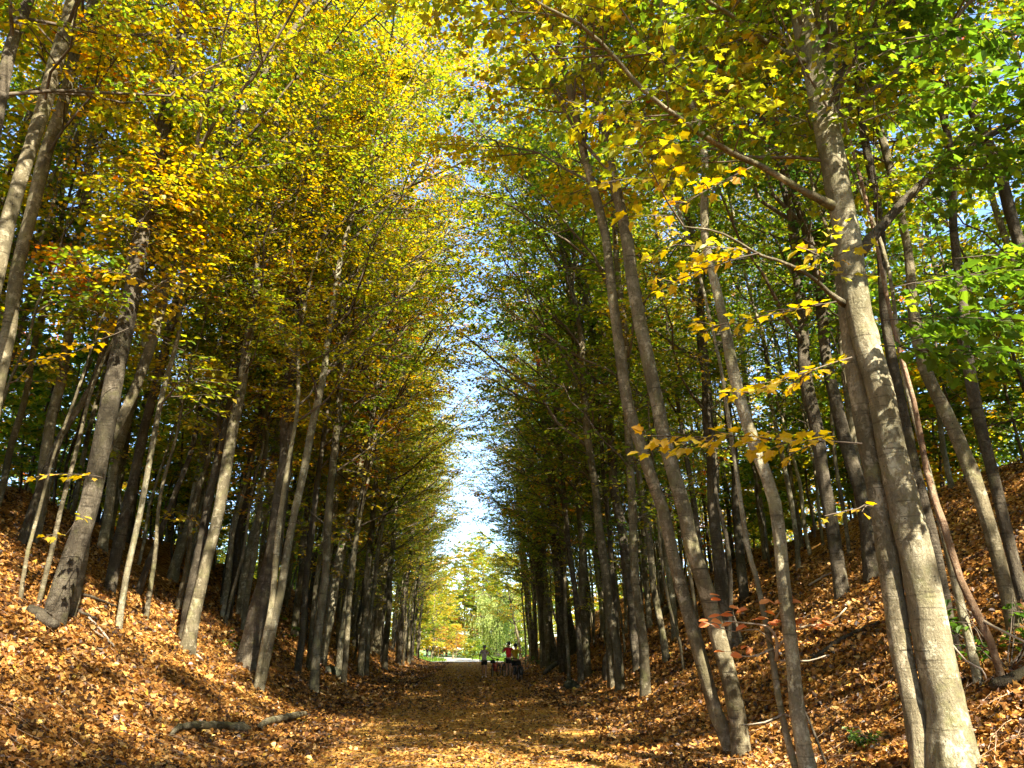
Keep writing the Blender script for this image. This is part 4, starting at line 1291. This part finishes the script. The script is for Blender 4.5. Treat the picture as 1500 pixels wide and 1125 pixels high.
# ------------------------------------------------------------------ logs, sticks, stumps, stones, plants
drng = np.random.default_rng(66)
def log_thing(name, label, cat, pts, w, mat, sides=14, lift=0.85):
    g = [ground_px(*p) for p in pts]
    b = np.array(g[0])
    out = []
    for p, ww in zip(g, w):
        zc = float(np.dot(np.array(p) - EYE, fw))
        r = 0.5 * ww * zc / FPX
        out.append([p[0] - b[0], p[1] - b[1], p[2] - b[2] + r * lift + 0.05, r])
    pr = catmull(np.array(out), 0.08)
    pr[:, :3] += drng.normal(0, 0.006, pr[:, :3].shape)
    pr[:, 3] *= 1 + drng.normal(0, 0.04, len(pr))
    G = Geo(); G.tube(pr[:, :3], pr[:, 3], sides)
    o = link(name, G.mesh(name, mat), loc=b)
    tag(o, label, cat)
    return o

log_thing('fallen_log', 'dark rotting log lying in leaves at left path edge, longer piece', 'log', [(250, 1084), (264, 1075), (300, 1074), (335, 1073), (352, 1075), (366, 1077)], [6, 10, 13, 11, 13, 8], M_BARK)
log_thing('fallen_log', 'shorter dark log piece just right of the longer log', 'log', [(380, 1071), (392, 1066), (414, 1061), (430, 1057), (446, 1053)], [7, 11, 10, 10, 7], M_BARK)
log_thing('fallen_log', 'mossy green stub of log below the stout dark maple', 'log', [(42, 902), (52, 912), (66, 922), (80, 929)], [12, 18, 17, 12], M_BARK_DARK)
log_thing('fallen_log', 'mossy log lying up the right bank beside slim trunks', 'log', [(968, 905), (982, 897), (1000, 886)], [9, 12, 9], M_BARK_DARK)
log_thing('fallen_log', 'dark mossy log at the right edge below the green shrub', 'log', [(1455, 1022), (1480, 1010), (1520, 992)], [14, 17, 15], M_BARK_DARK)
for lab, pts, w in (('pale dry stick lying on the left bank below the crest', [(128, 910), (148, 930), (166, 952)], [2.5, 3, 2]),
                    ('second pale dry stick beside the first on left bank', [(134, 926), (152, 940), (170, 954)], [2, 2.5, 2]),
                    ('thin stick near the foot of the dark leaning medium maple', [(240, 908), (248, 922), (256, 933)], [2, 2.2, 1.5]),
                    ('dark broken branch lying in shade below the crest saplings', [(96, 870), (128, 880), (150, 887), (175, 896)], [4, 5, 4, 3]),
                    ('long dark branch fallen on leaves beside stout maple foot', [(92, 893), (120, 904), (142, 914)], [4, 4.5, 3]),
                    ('thin stick on sunlit leaves above the shorter log', [(262, 945), (280, 958), (298, 972)], [3, 3, 2]),
                    ('dark root like branch on the path edge behind cyclists', [(797, 990), (806, 983), (817, 974)], [5, 8, 6]),
                    ('dark branch lying up the right bank behind the beech twigs', [(1190, 975), (1225, 950), (1262, 930), (1290, 918)], [5, 6, 5, 4]),
                    ('thin fallen stick high on right bank in shade', [(1185, 862), (1205, 850), (1228, 838)], [3, 3, 2])):
    log_thing('fallen_stick', lab, 'stick', pts, w, M_STICK if 'dark' not in lab else M_BARK_DARK, 7)

def leaning_stick(label, pts, Y, mat=M_STICK):
    L_ = px_line([(x, y, Y + dy, w) for x, y, w, dy in pts])
    b = L_[0, :3].copy()
    G = Geo(); G.tube(L_[:, :3] - b, L_[:, 3], 7)
    tag(link('fallen_branch', G.mesh('fallen_branch', mat), loc=b), label, 'branch')
sb = ground_px(1434, 1004)
leaning_stick('pale bare branch reaching right from the tangled dead trunk', [(1420, 897, 5, 0), (1450, 915, 4.5, -.2), (1480, 930, 4, -.4), (1520, 950, 3, -.6)], sb[1] - 0.3)
leaning_stick('thin looping twig hanging below the pale bare branch', [(1390, 938, 3, 0), (1415, 968, 3, 0), (1438, 980, 2.5, -.1), (1445, 996, 2, -.1)], sb[1] - 0.4)
leaning_stick('thin dark stick propped against the sunlit lower trunk', [(1212, 1125, 4, 0), (1195, 1080, 4, .1), (1178, 1040, 3, .2), (1162, 1020, 2, .3)], ground_px(1205, 1128)[1], M_BARK_DARK)

def stone(name, label, px, py, r, mat, cat='stone'):
    p = ground_px(px, py)
    rng = np.random.default_rng(int(px))
    G = Geo(); G.ell((0, 0, r[2] * 0.4), r, 14, 10)
    V = G.V[0]
    V *= 1 + 0.14 * np.sin(V[:, :1] * 9 + px) + 0.1 * np.sin(V[:, 1:2] * 13 + 1) + rng.normal(0, 0.015, V.shape)
    tag(link(name, G.mesh(name, mat), loc=p), label, cat)
M_STONE = bark_material('mossy_stone', (0.03, 0.03, 0.02), (0.06, 0.06, 0.035), (0.10, 0.095, 0.06), moss=(0.08, 0.085, 0.03), mossy=0.7, patch=0.0)
stone('stone', 'dark mossy stone on the leafy verge right of the path', 838, 1010, (0.35, 0.28, 0.22), M_STONE)
stone('tree_stump', 'dark rotten stump leaning beside the slim straight trunk', 895, 996, (0.3, 0.28, 0.6), M_BARK_DARK, 'stump')
stone('stone', 'small dark stone half buried at the left bank foot', 487, 990, (0.35, 0.3, 0.25), M_STONE)

def plant(label, px, py, ht, tone, n=7, spread=0.5, name='green_seedling', cls='near', size=0.1, nlf=7, sd=0):
    rng = np.random.default_rng(800 + sd)
    b = ground_px(px, py)
    o = empty(name, b, label, 'plant')
    az = rng.uniform(0, 6.28, n)
    P, Rr = gen_limbs(rng, np.zeros((n, 3)), az, rng.uniform(0.5, 1.3, n), ht * rng.uniform(0.7, 1.1, n), np.full(n, 0.008), 6, 0.1, 0.15)
    G = Geo(); G.add(*tubes(P, Rr, 4))
    tp, tr, taz, tL = sub_branch(rng, P, az, 1.0, 4, 0.35, 0.15 * spread * 2, 0.4 * spread * 2, (0.3, 1.1), (-0.3, 0.3), 3, 0.006, -0.1)
    G.add(*tubes(tp, tr, 3))
    Lf = spray_leaves(rng, tp, taz, size, nlf, np.full(len(tp), 0.0), 0.05)
    link('stem', G.mesh('stem', M_TWIG), o)
    c = link('foliage', leaf_mesh('foliage', cls, Lf), o, kind='stuff'); c.color = (tone, 0, 0, 1)
plant('green leafy sprig at the hollow foot of the stout dark trunk', 372, 972, 1.2, 0.12, 6, 0.5, sd=1)
plant('dark green shrub with drooping leaves at the right frame edge', 1478, 985, 0.9, 0.1, 8, 0.6, name='green_shrub', sd=2)
plant('small fresh green seedling among lit leaves left of big trunk', 1275, 1090, 0.17, 0.1, 5, 0.2, size=0.05, nlf=5, sd=3)
plant('low green bush in shade on the right verge beside the cyclists', 786, 975, 0.9, 0.1, 8, 0.5, name='green_shrub', sd=4)
plant('yellow leaved sprig hanging near the pale curving trunk foot', 502, 955, 1.4, 0.6, 5, 0.4, sd=5)

# ------------------------------------------------------------------ people
def skin_mesh(name, nodes, edges, mat, sub=2):
    me = bpy.data.meshes.new(name)
    keys = list(nodes)
    me.from_pydata([nodes[k][0] for k in keys], [(keys.index(a), keys.index(b)) for a, b in edges], [])
    o = bpy.data.objects.new('tmp_body', me)
    COL.objects.link(o)
    o.modifiers.new('s', 'SKIN')
    for i, k in enumerate(keys):
        r = nodes[k][1]
        me.skin_vertices[0].data[i].radius = (r, r) if np.isscalar(r) else r
        me.skin_vertices[0].data[i].use_root = (i == 0)
    sm = o.modifiers.new('d', 'SUBSURF'); sm.levels = sm.render_levels = sub
    dg = bpy.context.evaluated_depsgraph_get()
    ev = o.evaluated_get(dg)
    out = bpy.data.meshes.new_from_object(ev)
    out.name = name
    bpy.data.objects.remove(o)
    bpy.data.meshes.remove(me)
    out.materials.clear(); out.materials.append(mat)
    for p in out.polygons:
        p.use_smooth = True
    return out

M_SKIN = plain('skin', (0.46, 0.27, 0.19), 0.55, noise=0.06)
M_HAIR = plain('dark_hair', (0.03, 0.022, 0.016), 0.6)
M_BLACK = plain('black_fabric', (0.016, 0.016, 0.019), 0.75)
M_RED = plain('red_jersey', (0.70, 0.02, 0.035), 0.7, noise=0.1)
M_YEL = plain('yellow_jersey', (0.62, 0.38, 0.02), 0.7, noise=0.1)
M_PINK = plain('pale_pink_shirt', (0.60, 0.45, 0.42), 0.8, noise=0.08)
M_WHITE = plain('white_cloth', (0.75, 0.74, 0.72), 0.8, noise=0.05)
M_HELM = plain('helmet_shell', (0.03, 0.03, 0.035), 0.3, spec=0.6)
M_HELMW = plain('helmet_grey', (0.25, 0.25, 0.27), 0.35)
M_SHOE = plain('pale_shoe', (0.62, 0.58, 0.55), 0.6)
M_DSHOE = plain('dark_shoe', (0.03, 0.03, 0.03), 0.6)
M_NAVY = plain('navy_shirt', (0.05, 0.06, 0.10), 0.8)
M_EYE = plain('eye', (0.02, 0.015, 0.012), 0.2)

def person(label, loc, face, scale, arms, shirt, shorts, shoes, helmet, legs=None, lean=0.0, hair=None):
    """local frame: faces -Y; arms = ((elbow, wrist) left, (elbow, wrist) right); x>0 is the figure's left"""
    o = empty('person', loc, label, 'person', rot=face)
    o.scale = (scale,) * 3
    ly = -lean
    n = {'pelvis': ((0, 0, 0.95), (0.135, 0.10)), 'waist': ((0, ly * 0.35, 1.10), (0.125, 0.09)), 'chest': ((0, ly * 0.8, 1.30), (0.155, 0.10)), 'collar': ((0, ly, 1.43), (0.09, 0.07)),
         'neck': ((0, ly * 1.05, 1.50), 0.052), 'jaw': ((0, ly * 1.1 - 0.015, 1.565), (0.058, 0.07)), 'head': ((0, ly * 1.15, 1.64), (0.074, 0.09)), 'crown': ((0, ly * 1.15 + 0.01, 1.70), (0.06, 0.07)),
         'nose': ((0, ly * 1.15 - 0.105, 1.615), 0.012)}
    e = [('pelvis', 'waist'), ('waist', 'chest'), ('chest', 'collar'), ('collar', 'neck'), ('neck', 'jaw'), ('jaw', 'head'), ('head', 'crown'), ('head', 'nose')]
    legs = legs or [((0.10, 0.0, 0.0)), ((-0.10, 0.0, 0.0))]
    sh, so, st, sho = {}, [], {}, []
    sh.update({k: (n[k][0], tuple(x + 0.018 for x in n[k][1])) for k in ('pelvis', 'waist', 'chest', 'collar')})
    sh['pelvis'] = ((0, 0, 0.93), (0.16, 0.122))
    so += [('pelvis', 'waist'), ('waist', 'chest'), ('chest', 'collar')]
    st['pelvis'] = ((0, 0, 0.95), (0.155, 0.12))
    shoe_nodes = []
    for s, tagx, lg, ar in ((1, 'l', legs[0], arms[0]), (-1, 'r', legs[1], arms[1])):
        hip = (s * 0.085, 0, 0.88)
        ank = (lg[0], lg[1], 0.085 + lg[2])
        knee = ((hip[0] + ank[0]) / 2, (hip[1] + ank[1]) / 2 - 0.03 - lg[2] * 0.3, 0.49 + lg[2] * 0.6)
        toe = (ank[0] + s * 0.02, ank[1] - 0.14, 0.035 + lg[2])
        n['hip' + tagx] = (hip, 0.085); n['knee' + tagx] = (knee, 0.056); n['calf' + tagx] = ((knee[0] * .7 + ank[0] * .3, knee[1] * .7 + ank[1] * .3 + 0.02, knee[2] * .7 + ank[2] * .3), 0.056); n['ank' + tagx] = (ank, 0.036); n['toe' + tagx] = (toe, 0.032)
        e += [('pelvis', 'hip' + tagx), ('hip' + tagx, 'knee' + tagx), ('knee' + tagx, 'calf' + tagx), ('calf' + tagx, 'ank' + tagx), ('ank' + tagx, 'toe' + tagx)]
        st['hip' + tagx] = (hip, 0.105)
        st['mid' + tagx] = (tuple(hip[i] * 0.42 + knee[i] * 0.58 for i in range(3)), 0.088)
        sho += [('pelvis', 'hip' + tagx), ('hip' + tagx, 'mid' + tagx)]
        shoe_nodes.append((ank, toe))
        shl = (s * 0.185, ly * 0.95, 1.40)
        el, wr_ = ar
        n['sh' + tagx] = (shl, 0.055); n['el' + tagx] = (el, 0.038); n['wr' + tagx] = (wr_, 0.027)
        d = np.array(wr_) - np.array(el); d = d / np.linalg.norm(d)
        palm = np.array(wr_) + d * 0.07
        n['palm' + tagx] = (tuple(palm), (0.036, 0.02))
        side = np.cross(d, np.array([0, -1.0, 0.2])); side /= np.linalg.norm(side)
        e += [('collar', 'sh' + tagx), ('sh' + tagx, 'el' + tagx), ('el' + tagx, 'wr' + tagx), ('wr' + tagx, 'palm' + tagx)]
        for fi, (off, ln) in enumerate(((-0.03, 0.065), (-0.01, 0.078), (0.01, 0.074), (0.03, 0.058))):
            a = palm + side * off * 0.9 + d * 0.035
            b = a + d * ln * 0.6 + np.array([0, -0.01, -0.012])
            n[f'fa{fi}{tagx}'] = (tuple(a), 0.010); n[f'fb{fi}{tagx}'] = (tuple(b), 0.008)
            e += [('palm' + tagx, f'fa{fi}{tagx}'), (f'fa{fi}{tagx}', f'fb{fi}{tagx}')]
        th = np.array(wr_) + d * 0.03 - side * 0.04
        th2 = th + d * 0.05 - side * 0.015
        n['ta' + tagx] = (tuple(th), 0.011); n['tb' + tagx] = (tuple(th2), 0.009)
        e += [('wr' + tagx, 'ta' + tagx), ('ta' + tagx, 'tb' + tagx)]
        sh['sh' + tagx] = (shl, 0.072)
        sh['cuff' + tagx] = (tuple(np.array(shl) * 0.35 + np.array(el) * 0.65), 0.062)
        so += [('collar', 'sh' + tagx), ('sh' + tagx, 'cuff' + tagx)]
    link('body', skin_mesh('body', n, e, M_SKIN, 1), o)
    link('shirt', skin_mesh('shirt', sh, so, shirt), o)
    link('shorts', skin_mesh('shorts', st, sho, shorts), o)
    for ank, toe in shoe_nodes:
        link('shoe', skin_mesh('shoe', {'a': ((ank[0], ank[1] + 0.02, ank[2] - 0.03), 0.05), 'b': ((toe[0], toe[1], toe[2] + 0.01), 0.042)}, [('a', 'b')], shoes), o)
    hy = ly * 1.15
    G = Geo()
    for s in (-1, 1):
        G.ell((s * 0.032, hy - 0.088, 1.64), (0.012, 0.008, 0.009), 8, 6)
    link('eyes', G.mesh('eyes', M_EYE), o)
    G = Geo()
    for s in (-1, 1):
        G.ell((s * 0.082, hy + 0.01, 1.625), (0.012, 0.022, 0.034), 8, 6)
    link('ears', G.mesh('ears', M_SKIN), o)
    if hair is not None:
        G = Geo(); G.ell((0, hy + 0.018, 1.65), (0.092, 0.105, 0.105), 14, 8, -0.45)
        link('hair', G.mesh('hair', hair), o)
    if helmet is not None:
        G = Geo(); G.ell((0, hy + 0.005, 1.675), (0.105, 0.135, 0.10), 18, 9, -0.12)
        for rx in (-0.055, 0.0, 0.055):
            t = np.linspace(-1.1, 1.1, 9)
            G.tube(np.stack([np.full(9, rx), hy + 0.005 + 0.132 * np.sin(t), 1.675 + 0.103 * np.cos(t)], -1), 0.013, 6)
        link('helmet', G.mesh('helmet', helmet), o)
    return o

pw = ground_px(709, 993)
person('woman in pale pink top, black shorts and helmet holding a bicycle handlebar', pw, R(-8), 0.99,
       (((0.30, -0.10, 1.17), (0.50, -0.22, 1.06)), ((-0.27, 0.03, 1.14), (-0.24, -0.06, 0.90))), M_PINK, M_BLACK, M_SHOE, M_HELMW, [(0.11, -0.02, 0.0), (-0.09, 0.05, 0.0)], hair=M_HAIR)
pm = ground_px(745, 992)
person('tall man in red jersey and helmet raising a hand to his face', pm, R(-20), 1.09,
       (((0.25, 0.02, 1.15), (0.20, -0.16, 1.0)), ((-0.32, -0.12, 1.22), (-0.17, -0.25, 1.42))), M_RED, M_BLACK, M_DSHOE, M_HELM, hair=M_HAIR)
py_ = ground_px(754, 996)
person('man in yellow jersey and dark helmet leaning over the dark bicycle', py_, R(25), 1.01,
       (((0.28, -0.22, 1.20), (0.22, -0.42, 1.05)), ((-0.28, -0.18, 1.18), (-0.20, -0.40, 1.04))), M_YEL, M_BLACK, M_DSHOE, M_HELM, lean=0.10, hair=M_HAIR)
pf = np.array([at(626, 964, 116.0)[0], 116.0, 0]); pf[2] = gz(pf[0], pf[1]) + 0.08
person('distant walker in dark top and white shorts on the pale track', pf, R(160), 1.0,
       (((0.26, 0.06, 1.16), (0.24, -0.12, 0.98)), ((-0.27, -0.04, 1.14), (-0.26, 0.02, 0.88))), M_NAVY, M_WHITE, M_SHOE, None, [(0.10, -0.15, 0.0), (-0.10, 0.16, 0.0)], hair=M_HAIR)

# ------------------------------------------------------------------ bicycles
M_TYRE = plain('tyre_rubber', (0.018, 0.018, 0.018), 0.85)
M_RIM = plain('rim_metal', (0.35, 0.35, 0.36), 0.35, 0.9)
M_ORANGE = plain('orange_red_frame', (0.55, 0.06, 0.03), 0.35, spec=0.5, noise=0.05)
M_DARKF = plain('black_frame', (0.02, 0.02, 0.025), 0.35, spec=0.5)
M_BAG = plain('black_bag', (0.02, 0.02, 0.02), 0.9)

def ring(c, r, tr, seg=32, sides=8, rot=0.0):
    a = np.arange(seg + 1) * 2 * math.pi / seg
    p = np.stack([np.sin(rot) * 0 + r * np.cos(a) * math.cos(rot), r * np.cos(a) * math.sin(rot), r * np.sin(a)], -1) + np.array(c)
    return p, np.full(seg + 1, tr)

def bicycle(label, loc, face, frame_mat, steer, front_bag, rear_bag, low_tube):
    """local frame: rides towards -Y"""
    o = empty('bicycle', loc, label, 'bicycle', 'bicycles of the resting cyclists', rot=face)
    rw = 0.335
    ax_f, ax_r = np.array([0, -0.56, rw]), np.array([0, 0.52, rw])
    for c, st in ((ax_f, steer), (ax_r, 0.0)):
        rot = math.pi / 2 + st
        w = link('wheel', None, o, loc=c)
        G = Geo(); G.tube(*ring((0, 0, 0), rw - 0.026, 0.027, 36, 8, rot), cap=False); link('tyre', G.mesh('tyre', M_TYRE), w)
        G = Geo(); G.tube(*ring((0, 0, 0), rw - 0.06, 0.012, 36, 6, rot), cap=False); link('rim', G.mesh('rim', M_RIM), w)
        G = Geo()
        for k in range(18):
            a = k * 2 * math.pi / 18
            e_ = np.array([math.cos(rot) * math.cos(a), math.sin(rot) * math.cos(a), math.sin(a)]) * (rw - 0.06)
            G.tube([[0, 0, 0], e_], 0.0022, 4)
        link('spokes', G.mesh('spokes', M_RIM), w)['kind'] = 'stuff'
        nx = np.array([-math.sin(rot), math.cos(rot), 0]) * 0.05
        G = Geo(); G.tube([-nx, nx], 0.022, 10); link('hub', G.mesh('hub', M_RIM), w)
    bbk = np.array([0, 0.05, 0.30]); head_t, head_b = np.array([0, -0.40, 0.92]), np.array([0, -0.44, 0.70]); seat_t = np.array([0, 0.24, 0.84])
    G = Geo()
    G.tube([head_t, head_b], 0.024, 10)
    G.tube([bbk, seat_t], 0.02, 10)
    G.tube([head_b, bbk + [0, -0.02, 0.03]], 0.045 if low_tube else 0.028, 10)
    G.tube([head_t + [0, 0.01, -0.05], (seat_t * 0.45 + bbk * 0.55) if low_tube else seat_t], 0.02, 10)
    for s in (-1, 1):
        G.tube([bbk + [s * 0.03, 0, 0], ax_r + [s * 0.06, 0, 0]], 0.012, 8)
        G.tube([seat_t + [s * 0.015, 0, -0.02], ax_r + [s * 0.06, 0, 0]], 0.010, 8)
    link('frame', G.mesh('frame', frame_mat), o)
    if low_tube:
        G = Geo(); G.box((0, -0.19, 0.53), (0.09, 0.10, 0.36)); link('battery', G.mesh('battery', frame_mat, False), o)
    G = Geo()
    cs, sn = math.cos(steer), math.sin(steer)
    def tw(p):
        q = np.array(p, float) - head_b
        return np.array([q[0] * cs - q[1] * sn, q[0] * sn + q[1] * cs, q[2]]) + head_b
    for s in (-1, 1):
        G.tube([tw((s * 0.045, -0.45, 0.69)), tw((s * 0.055, -0.50, 0.50)), ax_f + np.array([s * 0.055 * cs, s * 0.055 * sn, 0])], 0.014, 8)
    G.tube([tw((-0.05, -0.45, 0.70)), tw((0.05, -0.45, 0.70))], 0.018, 8)
    link('fork', G.mesh('fork', M_DARKF), o)
    G = Geo()
    G.tube([head_t, head_t + [0, 0.02, 0.12]], 0.018, 8)
    G.tube([tw((-0.36, -0.26, 1.08)), tw((-0.22, -0.36, 1.06)), tw((0, -0.40, 1.03)), tw((0.22, -0.36, 1.06)), tw((0.36, -0.26, 1.08))], 0.014, 8)
    hb_ = link('handlebar', G.mesh('handlebar', M_DARKF), o)
    for s in (-1, 1):
        G = Geo(); G.tube([tw((s * 0.36, -0.26, 1.08)), tw((s * 0.27, -0.325, 1.07))], 0.019, 8); link('grip', G.mesh('grip', M_TYRE), hb_)
    G = Geo()
    G.tube([seat_t, seat_t + [0, 0.04, 0.10]], 0.015, 8)
    G.ell((0, 0.33, 0.965), (0.09, 0.11, 0.045), 12, 8)
    G.ell((0, 0.20, 0.965), (0.035, 0.13, 0.032), 10, 8)
    link('saddle', G.mesh('saddle', M_BAG), o)
    G = Geo()
    G.tube(*ring(bbk + [0.05, 0, 0], 0.09, 0.008, 20, 6, math.pi / 2))
    for s, dz in ((1, -0.16), (-1, 0.16)):
        G.tube([bbk + [s * 0.06, 0, 0], bbk + [s * 0.08, 0.02, dz]], 0.011, 6)
        G.box(tuple(bbk + np.array([s * 0.13, 0.02, dz])), (0.10, 0.08, 0.022))
    link('crankset', G.mesh('crankset', M_DARKF), o)
    for c, on, st in ((ax_f, True, steer), (ax_r, True, 0.0)):
        a = np.linspace(0.15 * math.pi, 0.95 * math.pi, 14)
        rot = math.pi / 2 + st
        p = np.stack([(rw + 0.03) * np.cos(a) * math.cos(rot), (rw + 0.03) * np.cos(a) * math.sin(rot), (rw + 0.03) * np.sin(a)], -1) + c
        G = Geo(); G.tube(p, 0.02, 6); link('mudguard', G.mesh('mudguard', M_DARKF), o)
    def rbox(c, s, name):
        G = Geo(); G.ell((0, 0, 0), (1, 1, 1), 16, 10)
        V = G.V[0]; V = np.sign(V) * np.abs(V) ** 0.35 * np.array(s) / 2 * 1.0 + np.array(c)
        G.V[0] = V
        return link(name, G.mesh(name, M_BAG), o)
    if front_bag:
        b_ = rbox(tuple(tw((0, -0.58, 0.86))), (0.26, 0.19, 0.19), 'handlebar_bag')
        G = Geo(); G.ell(tuple(tw((-0.06, -0.73, 0.74))), (0.035, 0.03, 0.035), 10, 8)
        link('lamp', G.mesh('lamp', M_WHITE), o)
    G = Geo()
    for s in (-1, 1):
        G.tube([ax_r + [s * 0.07, 0.02, 0], [s * 0.07, 0.50, 0.74]], 0.007, 6)
        G.tube([[s * 0.07, 0.25, 0.745], [s * 0.07, 0.80, 0.745]], 0.007, 6)
    link('luggage_rack', G.mesh('luggage_rack', M_DARKF), o)
    if rear_bag:
        rbox((0.17, 0.52, 0.52), (0.16, 0.32, 0.40), 'pannier')
        rbox((-0.17, 0.52, 0.52), (0.16, 0.32, 0.40), 'pannier')
        rbox((0, 0.52, 0.87), (0.22, 0.34, 0.22), 'rack_bag')
    return o

pb1 = ground_px(726, 992)
bicycle('orange red bicycle with black handlebar bag held by the woman', pb1, R(-22), M_ORANGE, R(12), True, False, True)
pb2 = ground_px(761, 998)
bicycle('dark bicycle loaded with black bags beside the man in yellow', pb2, R(170), M_DARKF, R(-10), False, True, False)
pb3 = ground_px(741, 991)
bicycle('dark bicycle half hidden between the red and yellow jersey men', pb3, R(-14), M_DARKF, R(-8), False, False, False)

# ------------------------------------------------------------------ grass on the verge of the clearing
gr = np.random.default_rng(12)
n = 9000
x = gr.uniform(-14, 14, n); y = gr.uniform(99, 125, n)
keep = np.abs(x - track_center(y)) > 2.6
x, y = x[keep], y[keep]; n = len(x)
P = np.stack([x, y, ground_h(x, y) + 0.04], -1)
D = azel(gr.uniform(0, 6.28, n), gr.normal(1.2, 0.2, n))
TM['blade'] = [(np.array([(-0.06, 0, 0), (0.06, 0, 0), (0.03, 0.6, 0), (0, 1, 0.15)]), [[0, 1, 2], [0, 2, 3]])]
M_BLADE = leaf_material('grass_blade', [(0.0, (0.10, 0.20, 0.02)), (0.5, (0.20, 0.30, 0.03)), (1.0, (0.36, 0.36, 0.06))])
o = link('grass', leaf_mesh('grass', 'blade', (P, D, norm(gr.normal(0, 1, (n, 3))), gr.uniform(0.2, 0.5, n), gr.normal(0.4, 0.15, n)), M_BLADE), kind='stuff')
o['label'] = 'bright green grass verge beside the gravel track'
o.color = (0, 0, 0, 1)
